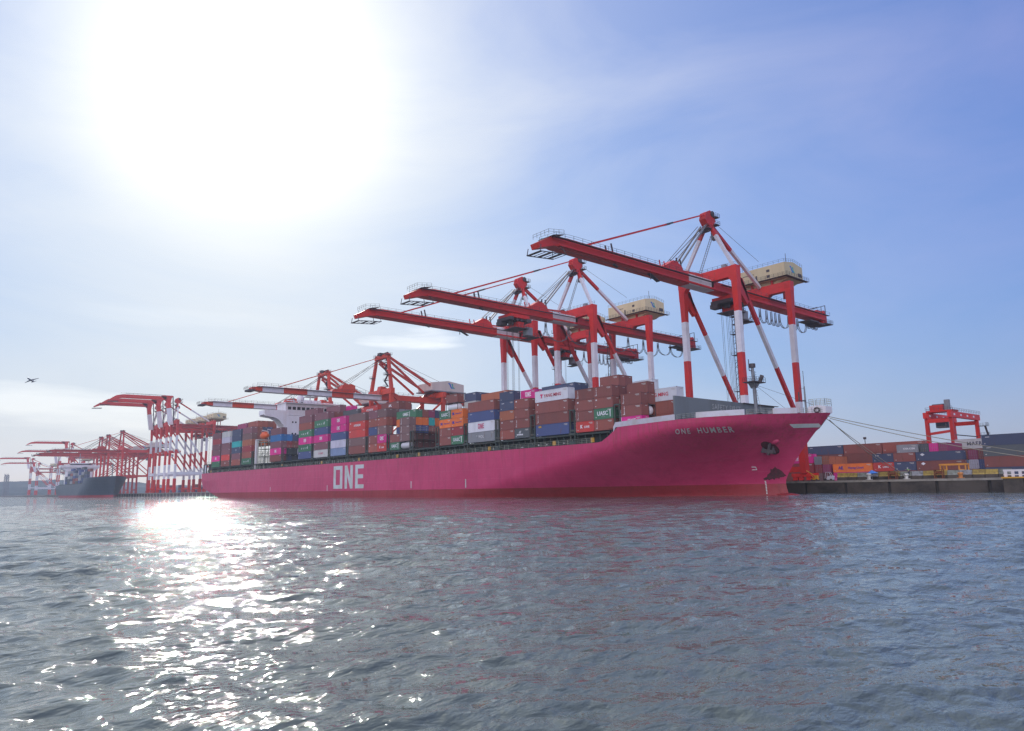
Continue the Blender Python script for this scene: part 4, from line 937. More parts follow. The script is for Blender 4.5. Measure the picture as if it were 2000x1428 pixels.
def tank_parts(Lc, Hc):
    if not _tank:
        b = MB(); Wc = 2.438
        for x in (0, Lc-0.14):
            for y in (0, Wc-0.14): b.box(x,x+0.14,y,y+0.14,0,Hc,0)
            for z in (0, Hc-0.14): b.box(x,x+0.14,0.14,Wc-0.14,z,z+0.14,0)
        for y in (0, Wc-0.12):
            for z in (0, Hc-0.12): b.box(0.14,Lc-0.14,y,y+0.12,z,z+0.12,0)
        o = b.build('x', [DARK]); _tank['f'] = o.data; bpy.data.objects.remove(o)
        b = MB(); r = 1.12; n = 24; vs = []; prof = [(0.25,0.0),(0.28,0.55),(0.42,0.9),(0.7,1.1),(1.0,r),(Lc-1.0,r),(Lc-0.7,1.1),(Lc-0.42,0.9),(Lc-0.28,0.55),(Lc-0.25,0.0)]
        for x, q in prof:
            for i in range(n): t = 2*math.pi*i/n; vs.append((x, Wc/2+q*math.cos(t), Hc/2+q*math.sin(t)))
        b.add(vs, [(j*n+i,(j+1)*n+i,(j+1)*n+(i+1)%n,j*n+(i+1)%n) for j in range(len(prof)-1) for i in range(n)], 0, True)
        b.box(Lc/2-0.6,Lc/2+0.6,Wc/2-0.3,Wc/2+0.3,Hc-0.2,Hc-0.05,0)
        o = b.build('y', [WSUP]); _tank['t'] = o.data; bpy.data.objects.remove(o)
    return _tank
_one = {}
def one_mesh(h):
    if h in _one: return _one[h]
    b = MB()
    for P in onepoly():
        q = [((p[0]-1.01)*h, (p[1]-0.5)*h) for p in P]; k = len(q)
        b.add([(x,z,0.012) for x,z in q]+[(x,z,0) for x,z in q], [tuple(range(k))]+[(i,(i+1)%k,k+(i+1)%k,k+i) for i in range(k)], 0)
    b.box(-0.7*h,0.7*h,-0.66*h,-0.61*h,0,0.012,0)
    o = b.build('lettering', [TXW]); me = o.data; bpy.data.objects.remove(o); _one[h] = me; return me
_lt = {}
def text_for(kind, Lc, Hc):
    """returns list of (mesh, material, x, z) in container side coordinates"""
    c = Lc/2
    T = lambda s, sz, **k: mark_mesh(s, sz) if s in ('■','◆','▪▪') else font_mesh(s, sz, 0.012, **k)
    if kind == 'ONE': return [(one_mesh(1.15), TXW, c, Hc*0.55)]
    if kind == 'ONEm': return [(one_mesh(1.35), TXM, c, Hc*0.55)]
    if kind == 'UASC': return [(T('UASC', 1.35, bold=0.04), TXW, c-0.3, Hc*0.52), (T('|', 1.7, bold=0.05), TXW, c+2.1, Hc*0.55), (T('______', 0.4), TXW, c-0.1, Hc*0.28)]
    if kind == 'uasc': return [(T('u', 1.2, bold=0.03), TXW, c-3.0, Hc*0.48), (T('a', 1.2, bold=0.03), TXW, c-1.3, Hc*0.48), (T('s', 1.2, bold=0.03), TXW, c+0.4, Hc*0.48), (T('cl', 1.5, bold=0.03), TXW, c+2.4, Hc*0.52), (T('___', 0.4), TXW, c-0.6, Hc*0.3)]
    if kind == 'HYUNDAI': return [(T('HYUNDAI', 1.1, shear=0.3, bold=0.03), TXW, c, Hc*0.5), (T('■', 0.6), TXW, 1.2, Hc*0.8)]
    if kind == 'HL': return [(T('Hapag-Lloyd', 0.95, bold=0.01), TXB, c+1.0 if Lc > 7 else c+0.6, Hc*0.5) if Lc > 7 else (T('Hapag-Lloyd', 0.6), TXB, c+0.7, Hc*0.5), (T('HL', 1.3 if Lc > 7 else 1.0, shear=0.25, bold=0.06), TXB, c-3.6 if Lc > 7 else 1.1, Hc*0.5)]
    if kind == 'YM': return [(T('YANG MING', 1.15, bold=0.02), TXR, c+0.5, Hc*0.5), (T('T', 1.2, bold=0.12), TXM, c-3.6, Hc*0.5)]
    if kind == 'KLINE': return [(T('K', 1.1, bold=0.05), TXW, c-1.2, Hc*0.5), (T('LINE', 0.7, space=1.25, bold=0.03), TXW, c+0.6, Hc*0.46)]
    if kind == 'MOL': return [(T('MOL', 1.1, bold=0.02, space=1.2), TXW, c, Hc*0.5), (T('*', 1.0), TXW, c-2.0, Hc*0.55)]
    if kind == 'APL': return [(T('APL', 1.2, bold=0.06), TXW, c, Hc*0.55)]
    if kind == 'HMM': return [(T('HYUNDAI', 0.55, bold=0.02), TXW, c-0.9, Hc*0.35), (T('///', 0.9, shear=0.3, bold=0.03), TXW, c-0.9, Hc*0.6), (T('____', 0.5), TXW, c+1.6, Hc*0.85), (T('____', 0.5), TXW, c+1.8, Hc*0.2)]
    if kind == 'MAERSK': return [(T('MAERSK', 1.5, bold=0.03, space=1.1), TXD, c, Hc*0.5)]
    if kind == 'tri': return [(vert_text('TRITON'), TXW, 1.0, Hc*0.52)]
    if kind == 'tex': return [(vert_text('textainer'), TXW, 0.9, Hc*0.5)]
    if kind == 'cap': return [(vert_text('CAPITAL'), TXW, 0.9, Hc*0.5)]
    if kind == 'bar': return [(T('____', 0.45, bold=0.05), TXW, 1.4, Hc*0.85)]
    if kind == 'sq': return [(T('■', 0.55), TXW, 0.9, Hc*0.78)]
    if kind == 'msq': return [(T('■', 0.55), TXW, 1.0, Hc*0.8), (T('▪▪', 0.5), TXW, Lc-1.4, Hc*0.25)]
    if kind == 'ybar': return [(T('CAI', 0.6, bold=0.05), TXY, 1.6, Hc*0.8)]
    if kind == 'thai': return [(T('T.S. LINES', 1.0, shear=0.2), TXM, c, Hc*0.5)]
    if kind == 'logo': return [(T('◆', 0.9), TXW, c, Hc*0.55), (T('.....', 0.6), TXW, c, Hc*0.3)]
    if kind == 'star': return [(T('◆', 1.0, bold=0.02), TXW, 1.8, Hc*0.7)]
    if kind == 'CMA': return [(T('CMA CGM', 0.7, bold=0.02), TXW, c+0.5, Hc*0.5)]
    return []
def mark_mesh(s, sz):
    key = ('m', s, sz)
    if key in FONTS: return FONTS[key]
    b = MB(); h = sz*0.42
    if s == '■': b.box(-h,h,-h*0.7,h*0.7,0,0.012,0)
    elif s == '◆': b.prism([(-h*1.5,0),(0,-h),(h*1.5,0),(0,h)],2,0,0.012,0)
    else: b.box(-h,0,-h*0.3,h*0.5,0,0.012,0); b.box(h*0.3,h,-h*0.5,h*0.2,0,0.012,0)
    o = b.build('lettering', [TXW]); me = o.data; bpy.data.objects.remove(o); FONTS[key] = me; return me
def vert_text(s):
    key = ('v', s)
    if key in FONTS: return FONTS[key]
    me = font_mesh('\n'.join(s), 0.34, 0.012, bold=0.02).copy(); me.name = 'lettering'
    ys = [v.co.y for v in me.vertices]; cy = (min(ys)+max(ys))/2; k = 1.9/(max(ys)-min(ys))
    for v in me.vertices: v.co.y = (v.co.y-cy)*k
    FONTS[key] = me; return me
_tm = {}
def lettering(parent, kind, Lc, Hc, y=-0.004):
    for me, mat, x, z in text_for(kind, Lc, Hc):
        key = (me.name, mat.name)
        if key not in _tm:
            m2 = me.copy(); m2.materials.clear(); m2.materials.append(mat); m2.name = 'lettering'; _tm[key] = m2
        o = bpy.data.objects.new('lettering', _tm[key]); C.objects.link(o); o.parent = parent; o.location = (x, y, z); o.rotation_euler = (R(90), 0, 0)
ADJ = {'ONE':'white square lettering','ONEm':'magenta square lettering','UASC':'bold white lettering','uasc':'spaced white letters','HYUNDAI':'slanting white lettering','HL':'dark blue lettering','YM':'red lettering','KLINE':'white lettering','MOL':'white lettering','APL':'white lettering','HMM':'white sail mark','MAERSK':'large dark lettering','tri':'white upright lettering','tex':'white upright lettering','cap':'white upright lettering','thai':'pink lettering','CMA':'white lettering','star':'white diamond mark','logo':'white diamond mark','ybar':'yellow mark'}
ORD = ['','first','second','third','fourth','fifth','sixth','seventh','eighth','ninth','tenth','eleventh','twelfth','thirteenth','fourteenth','fifteenth','sixteenth','seventeenth','eighteenth','nineteenth','twentieth','twenty-first','twenty-second','twenty-third','twenty-fourth','twenty-fifth','twenty-sixth']
HIDDEN = set(HIDDEN_TXT.split('|'))
def container(col, x, y, z, Lc, Hc, label, group, text=None, door=False, rz=0.0):
    if '%.1f %.1f %.1f' % (x, y, z) in HIDDEN: return None   # wholly behind others
    if col == 'tank':
        root = empty('tank_container', (x, y, z), rz); t = tank_parts(Lc, 2.59)
        for nm, me in (('frame', t['f']), ('tank', t['t'])):
            o = bpy.data.objects.new(nm, me); C.objects.link(o); o.parent = root
        o = place_text(font_mesh('●', 1.0, 0.01), TXD, root, (Lc-0.24, 1.2, 1.3), (R(90),0,R(90)), 'emblem') if False else None
        tag(root, label, 'tank container', group); return root
    me = container_mesh(Lc, Hc, door)
    o = bpy.data.objects.new('shipping_container', me); C.objects.link(o); o.location = (x, y, z); o.rotation_euler = (0, 0, rz)
    o.material_slots[0].link = 'OBJECT'; o.material_slots[0].material = CM[col]
    tag(o, label, 'container', group)
    if text: lettering(o, text, Lc, Hc)
    if door:
        d = bpy.data.objects.new('door', door_mesh(Hc)); C.objects.link(d); d.parent = o; d.location = (Lc-0.005, 0, 0) if door != 'near' else (0,0,0)
        if door == 'near': d.rotation_euler = (0, 0, R(-90))
        d.material_slots[0].link = 'OBJECT'; d.material_slots[0].material = CM[col]
    return o
def cphrase(col, text):
    a = col + ' container'
    return a + (' with ' + ADJ[text] if text in ADJ else '')
DZ = 15.62; GAPT = 0.03
G_OUT = 'containers in the outboard stacks on deck'; G_IN = 'containers in the inner rows on deck'
outboard = []   # (x, L, tierheight, [(col,text) from the deck up])
def S(s):
    r = []
    for it in s.split(','):
        it = it.strip(); a, _, t = it.partition(':'); r.append((a, t or None))
    return r
L4, L2 = 12.192, 6.058
HC = 2.896; ST = 2.591
outboard = [
 (-108.0, L2, ST, S('magenta:ONE, brown:tri, brown:tex')),
 (BX(1)+6.13, L2, ST, S('red brown:tex, green:UASC, brown:sq, brown:tri')),
 (BX(1), L2, ST, S('red:KLINE, brown:tex, brown:sq, brown:tri')),
 (BX(2), L4, HC, S('blue:ybar, brown:tri, brown:msq, white:YM')),
 (BX(3)+6.13, L2, ST, S('dark grey:HMM, brown:cap, brown, brown:sq')),
 (BX(3), L2, ST, S('red brown:tex, brown:sq, orange brown, navy:bar, navy')),
 (BX(4), L4, HC, S('grey:MOL, white:ONEm, blue:bar, brown')),
 (BX(5)+6.13, L2, ST, S('green:UASC, dark red:sq, orange:HL, orange:HL')),
 (BX(5), L2, ST, S('brown, brown:tex, orange:HL, green:UASC')),
 (BX(7)+6.13, L2, ST, S('tank, grey brown:tri, grey brown:tri, grey brown:tri')),
 (BX(7), L2, ST, S('green:UASC, brown')),
 (BX(8)+6.13, L2, HC, S('red:KLINE, magenta:ONE, grey brown:tex, red brown:sq, grey brown')),
 (BX(8), L2, HC, S('red brown:sq, brown:tex, blue, red brown:sq, purple brown')),
 (BX(9), L4, HC, S('brown, grey brown:tex, red:sq, red:HYUNDAI, grey brown')),
 (BX(10), L4, HC, S('light blue, violet white, blue, magenta:ONE, magenta:ONE')),
 (BX(11), L4, HC, S('pale grey:thai, purple brown:sq, magenta:ONE, blue:bar, green:uasc, purple brown:sq')),
 (BX(12), L4, HC, S('blue:bar, green:uasc, magenta:ONE, green:uasc, red brown, purple brown')),
 (-313.2, L4, HC, S('brown, magenta:ONE, purple brown, bright blue, purple brown')),
 (-347.7, L4, HC, S('green:uasc, red brown, dark red:sq, orange brown, grey brown, purple brown')),
 (-362.0, L4, HC, S('red brown:sq, purple brown, navy:logo, teal, navy, navy')),
 (-376.8, L4, HC, S('brown:logo, red, purple brown, purple brown, violet white, pale grey')),
 (-391.0, L4, HC, S('green, magenta:ONE, purple brown, purple brown, dark red, purple brown')),
]
for si, (x, Lc, Hc, cols) in enumerate(outboard):
    for k, (col, t) in enumerate(cols):
        nm = cphrase(col, t) if col != 'tank' else 'white tank container'
        container(col, x, 0.3, DZ + k*((Hc if col != 'tank' else ST)+GAPT), Lc, Hc, '%s, %s tier up, %s outboard stack from bow' % (nm, ORD[k+1], ORD[si+1]), G_OUT, t)
# inner rows: (x, L, tier height, row, tier from, [(col,text)])
BAYN = {}
inner = [
 # bay at the bow
 (-108.0, L2, ST, 1, 2, S('tank, brown, brown')),
 (-108.0, L4, HC, 2, 1, S('red brown, red brown, white:YM')), (-108.0, L4, HC, 3, 1, S('dark brown, brown')),
 # second bay
 (BX(1)+6.13, L2, ST, 1, 4, S('brown, brown')), (BX(1), L2, HC, 2, 4, S('magenta')), (BX(1)+6.13, L2, ST, 2, 3, S('brown, brown, brown')), (BX(1)+6.13, L2, ST, 3, 3, S('red brown, brown')), (BX(1)+6.13, L2, ST, 4, 3, S('brown, red brown')),
 (BX(1), L4, ST, 6, 3, S('brown, brown, white:YM')), (BX(1), L4, ST, 5, 2, S('brown, white')),
 # third bay
 (BX(2), L4, ST, 1, 5, S('navy')), (BX(2), L4, ST, 2, 5, S('navy')), (BX(2), L4, HC, 3, 4, S('magenta')),
 # fourth
 (BX(3)+6.13, L2, ST, 1, 4, S('red, magenta:ONE')), (BX(3), L2, ST, 1, 5, S('navy')), (BX(3), L2, ST, 2, 5, S('violet white')),
 # fifth
 (BX(4), L4, HC, 1, 4, S('orange brown')), (BX(4), L4, HC, 2, 4, S('brown, orange brown')), (BX(4), L4, HC, 3, 4, S('brown')),
 # sixth
 (BX(5), L2, ST, 1, 4, S('dark grey, tank')), (BX(5), L2, ST, 1, 6, S('brown')), (BX(5)+6.13, L2, ST, 2, 5, S('pale grey, navy')), (BX(5)+6.13, L2, ST, 3, 5, S('navy, navy')), (BX(5)+6.13, L2, ST, 4, 5, S('dark grey, dark grey')), (BX(5), L2, ST, 2, 6, S('dark red')),
 # eighth bay, facing the empty hatch
 (BX(7), L4, ST, 1, 1, S('dark brown, dark brown, blue, orange, green:UASC')), (BX(7), L4, ST, 2, 1, S('dark brown, dark brown, blue, orange, brown')),
 (BX(7), L4, ST, 3, 1, S('dark brown, dark brown, brown, teal, plum')), (BX(7), L4, ST, 4, 1, S('dark red, dark brown, red brown, orange, navy')), (BX(7), L4, ST, 5, 1, S('dark brown, brown, red, brown')), (BX(7), L4, ST, 6, 1, S('dark brown, brown, red brown, brown')), (BX(7), L4, ST, 7, 1, S('brown, brown, dark brown')),
 # ninth, tenth
 (BX(8), L4, HC, 1, 4, S('dark red, grey brown')), (BX(8), L4, HC, 2, 4, S('plum, grey, brown:APL')), (BX(8), L4, HC, 3, 4, S('dark grey, grey, brown')), (BX(8), L4, HC, 4, 5, S('brown')),
 (BX(9), L4, HC, 1, 5, S('dark brown')), (BX(9), L4, HC, 2, 5, S('dark brown, red:HYUNDAI')), (BX(9), L4, HC, 3, 5, S('brown, dark brown')),
 (BX(10), L4, HC, 1, 4, S('magenta, grey brown')), (BX(10), L4, HC, 2, 5, S('brown, dark grey')), (BX(10), L4, HC, 3, 5, S('dark brown, brown')),
 (BX(11), L4, HC, 1, 5, S('dark brown, brown')), (BX(11), L4, HC, 2, 5, S('orange, brown, purple brown')), (BX(11), L4, HC, 4, 6, S('brown, magenta')),
 (BX(12), L4, HC, 1, 6, S('brown, purple brown')), (BX(12), L4, HC, 2, 6, S('brown')),
 # in front of the bridge
 (-313.2, L4, HC, 1, 1, S('navy, dark grey, dark red, bright blue')), (-313.2, L4, HC, 2, 1, S('dark grey, dark grey, brown, navy')), (-313.2, L4, HC, 3, 1, S('dark grey, navy, brown, navy')), (-313.2, L4, HC, 4, 1, S('dark grey, dark brown, brown, navy')), (-313.2, L4, HC, 5, 2, S('navy, brown, navy')),
 # stack behind the funnel, ends towards the bow
 (-347.7, L4, HC, 1, 5, S('brown, brown, red brown')), (-347.7, L4, HC, 2, 4, S('orange, navy, navy, red brown')), (-347.7, L4, HC, 3, 4, S('brown, navy, blue, brown')), (-347.7, L4, HC, 4, 4, S('brown, red brown, red brown, red brown')),
 (-347.7, L4, HC, 5, 4, S('brown, orange, teal, brown')), (-347.7, L4, HC, 6, 4, S('brown, red, orange, red brown')), (-347.7, L4, HC, 7, 5, S('brown, brown')),
 (-362.0, L4, HC, 1, 6, S('grey brown, plum')), (-362.0, L4, HC, 2, 6, S('navy')), (-376.8, L4, HC, 1, 6, S('pale grey')), (-376.8, L4, HC, 2, 6, S('grey brown')), (-391.0, L4, HC, 1, 6, S('brown')),
]
xs_sorted = sorted({round(i[0],1) for i in inner} | {round(o_[0],1) for o_ in outboard}, reverse=True)
def bay_of(x):
    for n in range(13):
        if abs(x-BX(n)) < 7 and x >= BX(n)-0.5: return n+1
    return {-313.2:14, -347.7:15, -362.0:16, -376.8:17, -391.0:18}[round(x,1)]
for (x, Lc, Hc, row, t0_, cols) in inner:
    for k, (col, t) in enumerate(cols):
        tier = t0_+k; nm = cphrase(col, t) if col != 'tank' else 'white tank container'
        half = 'bay %d from bow' % bay_of(x) if Lc > 7 else ('fore' if abs(x-(BX(bay_of(x)-1)+6.13)) < 0.5 else 'aft') + ' half of bay %d' % bay_of(x)
        container(col, x, 0.3+2.5*row, DZ + (tier-1)*(Hc+GAPT), Lc, Hc, '%s, tier %d, row %d in, %s' % (nm, tier, row+1, half), G_IN, t)

# ------------------------------------------------------------------ bridge, funnel, lifeboat
b = SB(); X0, X1 = -330.0, -316.5
b.box(X0,X1,9.8,35.8,15.4,37.2,0)
# wings with curved brackets, symmetric
def wing(sg):
    f = lambda y: y if sg < 0 else 45.6-y
    pr = [(-1.4,37.2),(9.8,37.2),(9.8,27.5),(9.0,29.5),(7.6,32.4),(5.4,35.0),(3.2,36.0),(-1.4,36.6)]
    pts = [(f(y), z) for y, z in pr]
    b.prism(pts, 0, X1-0.5, X1+0.02, 0)
    b.prism(pts, 0, X1-6.5, X1-6.0, 0)
    y0, y1 = sorted((f(-1.4), f(9.8))); b.box(X1-6.9,X1+0.02,y0,y1,37.2,37.35,0); b.box(X1-0.1,X1+0.04,y0,y1,37.35,39.4,0); b.box(X1-6.9,X1-6.75,y0,y1,37.35,38.6,0)
    ye = f(-1.4); b.box(X1-6.9,X1+0.02,min(ye,ye-sg*0-0.12*sg),max(ye,ye+0.12),37.35,39.2,0)
wing(-1); wing(1)
b.build('bridge_tower', WSUP)
b = SB(); b.box(X0+3,X1-0.6,8.5,37.1,37.4,43.0,0); b.box(X0+2.6,X1+0.4,8.0,37.6,43.0,43.3,0); b.build('wheelhouse', WSUP)
for y in np.arange(9.6, 36, 2.25):
    b = SB(); b.box(X1-0.62,X1-0.52,y,y+1.6,40.0,41.4,0); b.build('window', GLASS)
for y, z in [(y, z) for y in (11.5,13.0) for z in (23.5,28.5,33.8)] + [(y, z) for y in (20,24,28,32) for z in (28.5,31.3,34.0)]:
    b = SB(); b.box(X1,X1+0.04,y,y+0.7,z,z+0.7,0); b.build('porthole', GLASS)
b = SB(); b.tube((X1-5,17.5,43.3),(X1-5,17.5,44.6),0.8,1,10); b.ball((X1-5,17.5,45.8),1.7,0,16,10,(1,1,1.15)); b.build('radome', [WSUP, GREY])
b = SB()
b.tube((X1-6,22.8,43.3),(X1-6,22.8,52),0.35,0,8,0.2); b.box(X1-8,X1-4,19.8,25.8,47.0,47.2,1); b.rail([(X1-4,19.8,47.2),(X1-4,25.8,47.2)],1.0,1,0.05,1)
b.beam((X1-5.5,20.4,48.2),(X1-5.5,25.2,48.6),0.25,0.3,m=1); b.beam((X1-5.5,20.6,50.2),(X1-5.5,25,50.2),0.2,0.2,m=1)
b.tube((X1-4,12.5,43.3),(X1-4,12.5,46.5),0.15,1,5); b.tube((X1-4,14.2,43.3),(X1-4.4,13.6,46.0),0.35,1,6)
b.rail([(X1+0.3,8.2,43.3),(X1+0.3,37.4,43.3)],1.2,1.5,0.05,1); b.beam((X1-3,10,44.5),(X1-3,36,44.0),0.3,0.3,m=0)
b.box(X1-7,X1-3,18.5,27,43.3,45.2,0)
b.build('radar_mast', [WSUP, GREY])
b = SB(); b.box(-345,-332.5,14,32,15.4,37.5,0); b.box(-343,-336,16,29,37.5,41,1); b.build('funnel', [WSUP, PINK])
b = SB(); b.box(-333,-331.6,1.0,2.2,15.4,26.6,0); b.box(-333,-330.4,1.0,10,26.4,26.8,0); b.box(-333,-331.6,9,10,15.4,26.6,0); b.box(-333.2,-331.4,0.9,10,12.4,15.4,0); b.build('side_house', WSUP)
b = SB()
for x in (-329,-325.4,-321.6): b.beam((x,1.0,12.4),(x,1.0,25.2),0.22,0.22,m=0); b.beam((x,4.5,12.4),(x,4.5,25.2),0.22,0.22,m=0)
for z in (15.2,18.6,22.0,25.2): b.box(-329.4,-321.2,0.9,4.8,z-0.12,z,0)
for z in (15.2,18.6,22.0,25.2): b.rail([(-329.3,0.9,z),(-321.3,0.9,z)],1.1,1.6,0.05,0)
b.build('side_gallery', RAILM)
lb = SB(); lb.ball((-326,2.6,28.2),1.0,0,18,10,(4.2,1.6,1.5)); lb.box(-328,-324,1.9,3.3,29.2,30.0,0); lb.build('lifeboat', LIFEO)
b = SB()
for x in (-329.4,-322.8): b.beam((x,6,25.2),(x,5.6,30.5),0.35,0.4,m=0); b.beam((x,5.6,30.5),(x,2.6,31.0),0.35,0.35,m=0); b.tube((x,2.6,31),(x,2.6,29),0.06,0,4)
b.build('davit', WSUP)
b = SB(); b.box(-316.4,-315.9,-0.0+2,44,15.4,28.5,0) if False else None
b = SB()   # open mooring deck at the stern
for x in (-404.5,-400,-396): 
    for y in (0.8, 44.8): b.beam((x,y,12.3),(x,y,17.2),0.5,0.5,m=0)
b.box(-404.8,-391.8,0.6,45,17.2,17.6,0); b.box(-397.5,-392.5,1.2,44.4,12.3,17.2,1); b.box(-404,-402.6,4,12,12.3,16.5,0)
b.rail([(-404.6,0.8,17.6),(-392,0.8,17.6)],1.2,1.5,0.05,2); b.rail([(-404.6,0.8,17.6),(-404.6,44.8,17.6)],1.2,2,0.05,2); b.tube((-399,1.4,14.0),(-399,2.6,14.0),0.9,1,12)
b.build('stern_gallery', [COAM, DARK, RAILM])
# ------------------------------------------------------------------ container yard on the right
G_Y = 'containers stacked in the yard'
def yard(x, y, t0, cols, Lc, label, Hc=ST, end=False):
    for k, (col, t) in enumerate(cols):
        nm = cphrase(col, t); z = QZ + (t0-1+k)*(Hc+0.02)
        tn = ['ground tier','second tier','third tier','fourth tier','fifth tier'][t0-1+k]
        if end: container(col, x, y+L4, z, L4, Hc, '%s end on, %s, %s' % (col+' container', tn, label), G_Y, None, door='end', rz=R(-90))
        else: container(col, x, y, z, Lc, Hc, '%s, %s, %s' % (nm, tn, label), G_Y, t)
# front row (y 100)
yard(-107.5, 100, 1, S('magenta:ONE, orange:HL'), L4, 'yard stack right of the bow')
yard(-95.1, 100, 1, S('dark brown, red:KLINE, navy:bar'), L2, 'narrow yard stack beside the orange one')
yard(-89.0, 100, 1, S('brown, navy:bar, brown'), L2, 'second narrow yard stack from the orange one')
yard(-82.8, 100, 1, S('brown, brown:star, navy:star'), L4, 'long yard stack under the yard crane')
yard(-68.0+2.4, 100, 1, S('navy, brown, dark grey:bar, navy:bar'), L4, 'rightmost long yard stack', HC)
yard(-53.0, 100, 1, S('white, magenta, dark grey, navy'), L4, 'yard stack at the right edge of the view', HC)
# second row
for i, (x, cols) in enumerate([(-121.5, 'brown, grey brown, dark brown, navy:bar'), (-109.1, 'dark brown, brown, brown, brown'), (-96.7, 'brown, dark brown, brown, red brown')]):
    yard(x, 112, 1, S(cols), L4, 'back row of the yard, stack %d right of the bow' % (i+1), HC)
yard(-91.0+0.8, 106, 4, S('grey:CMA'), L2, 'perched behind the narrow stacks')
yard(-90.2, 106, 1, S('brown, brown, brown'), L2, 'column behind the narrow stacks')
for i, (col) in enumerate(['grey, teal, grey, magenta', ]): pass
for i, cols in enumerate(['brown, teal, dark grey, dark grey', 'brown, brown, brown, magenta', 'brown, magenta, brown, plum', 'navy, brown, brown']):
    yard(-83.6+2.5*i, 106, 1, S(cols), L4, 'column %d behind the long navy topped stack' % (i+1), end=True)
yard(-93.5, 122, 1, S('brown, brown, magenta'), L4, 'far row behind the yard crane leg', HC)
for i, cols in enumerate(['brown, blue, red brown', 'brown, light blue, brown', 'brown, violet white, plum', 'navy, blue, brown']):
    yard(-75.6+2.52*i, 104 , 1, S(cols), L4, 'column %d left of the rightmost long stack' % (i+1), end=True)
yard(-78.0, 118, 1, S('brown, brown, brown, pale grey:MAERSK'), L4, 'tall stack between the yard crane legs', HC)
# left group beside the bow: ends facing the quay
yard(-125.7, 99.6, 1, S('brown, dark red, magenta:ONE'), L4, 'yard stack half behind the stem', HC)
for i, cols in enumerate(['grey brown, dark red, grey', 'brown, plum, orange brown']):
    yard(-113.3+2.6*i, 99.8, 1, S(cols), L4, 'column %d right of the bow' % (i+1), end=True)
# blocks seen between the legs of the far cranes
for i, (x, cols) in enumerate([(-690, 'brown, blue, brown'), (-740, 'navy, grey, brown'), (-790, 'blue, brown, navy'), (-830, 'grey, navy, brown'), (-880, 'navy, blue, navy')]):
    cols = cols.replace('yellow', 'orange')
    yard(x, 96, 1, S(cols), L4, 'distant quay stack %d beyond the stern' % (i+1))
    yard(x+13, 96, 1, S(cols)[:2][::-1], L4, 'distant quay stack %d beyond stern, right neighbour' % (i+1))

# ------------------------------------------------------------------ yard gantry crane
rtg = empty('yard_gantry_crane', (-86, 143, QZ)); tag(rtg, 'red rubber tyred yard crane standing over the container stacks', 'yard crane'); RO = (-86, 143, QZ+1.3); rm = [RED, DARK, GREY, WHITE, GLASS]
for x in (-89.6, -82.4):
    for y in (131, 155):
        b = MB(); b.beam((x,y,24.5),(x,y,5.5),1.0,1.05,1.3,1.35,m=0,side=(1,0,0)); b.build('leg', rm, rtg, RO)
        b = MB(); b.tube((x-0.9,y-0.35,(QZ+1.3)+0.8),(x-0.9,y+0.35,(QZ+1.3)+0.8),0.8,1,16); b.tube((x+0.9,y-0.35,(QZ+1.3)+0.8),(x+0.9,y+0.35,(QZ+1.3)+0.8),0.8,1,16); b.box(x-1.6,x+1.6,y-0.5,y+0.5,(QZ+1.3)+1.2,(QZ+1.3)+2.2,0); b.build('wheel', [RED, DARK], rtg, RO)
for x in (-89.6, -82.4):
    b = MB(); b.beam((x,129.6,24.6),(x,157,24.6),1.1,1.9,m=0); b.rail([(x+0.7,129.6,25.6),(x+0.7,157,25.6)],1.1,1.6,0.05,1)
    for y in (131,137,143,149): b.box(x+0.56,x+0.58,y+1,y+2.4,24.3,24.9,3)
    b.build('girder', rm, rtg, RO)
b = MB()
for y in (131, 155):
    for z_ in (22.8, 5.0): b = MB(); b.beam((-89.6,y,z_),(-82.4,y,z_),0.9,1.3,m=0); b.build('cross_beam', rm, rtg, RO)
b = MB()
b.beam((-89.0,131,18.6),(-83,131,19.2),0.7,0.8,m=0); b.beam((-82.4,132.5,15.6),(-82.4,150,15.6),0.25,0.3,m=1); b.beam((-82.4,132.5,18.0),(-82.4,154,18.0),0.25,0.3,m=1)
b.beam((-82.4,154,13.6),(-82.4,143,4.8),0.35,0.4,m=1)
b.build('cable_tray', rm, rtg, RO)
b = MB(); b.box(-90,-82,132,137.5,25.7,26.2,0); b.box(-89,-85,132.6,136,26.2,28.0,0); b.box(-84.6,-83.2,133,134.4,26.2,29.6,2); b.tube((-88.5,134.4,27.4),(-85.2,134.4,27.4),1.1,1,12); b.box(-87.0,-84.0,130.8,133.6,20.4,23.6,1); b.box(-86.8,-84.2,130.7,130.8,21.0,22.8,4); b.rail([(-90,131.8,26.2),(-82,131.8,26.2)],1.1,1.4,0.05,1)
b.build('trolley', rm, rtg, RO)
b = MB()
for z in (12.2,15.4,18.4,21.6): b.box(-82.2,-79.6,154.4,157.4,z,z+0.1,1); b.rail([(-82.2,157.4,z),(-79.6,157.4,z),(-79.6,154.4,z)],1.1,1.0,0.05,1)
for z in (12.2,15.4,18.4): b.beam((-80,157,z),(-80,154.8,z+3.2),0.6,0.1,m=1)
b.build('stair', rm, rtg, RO)

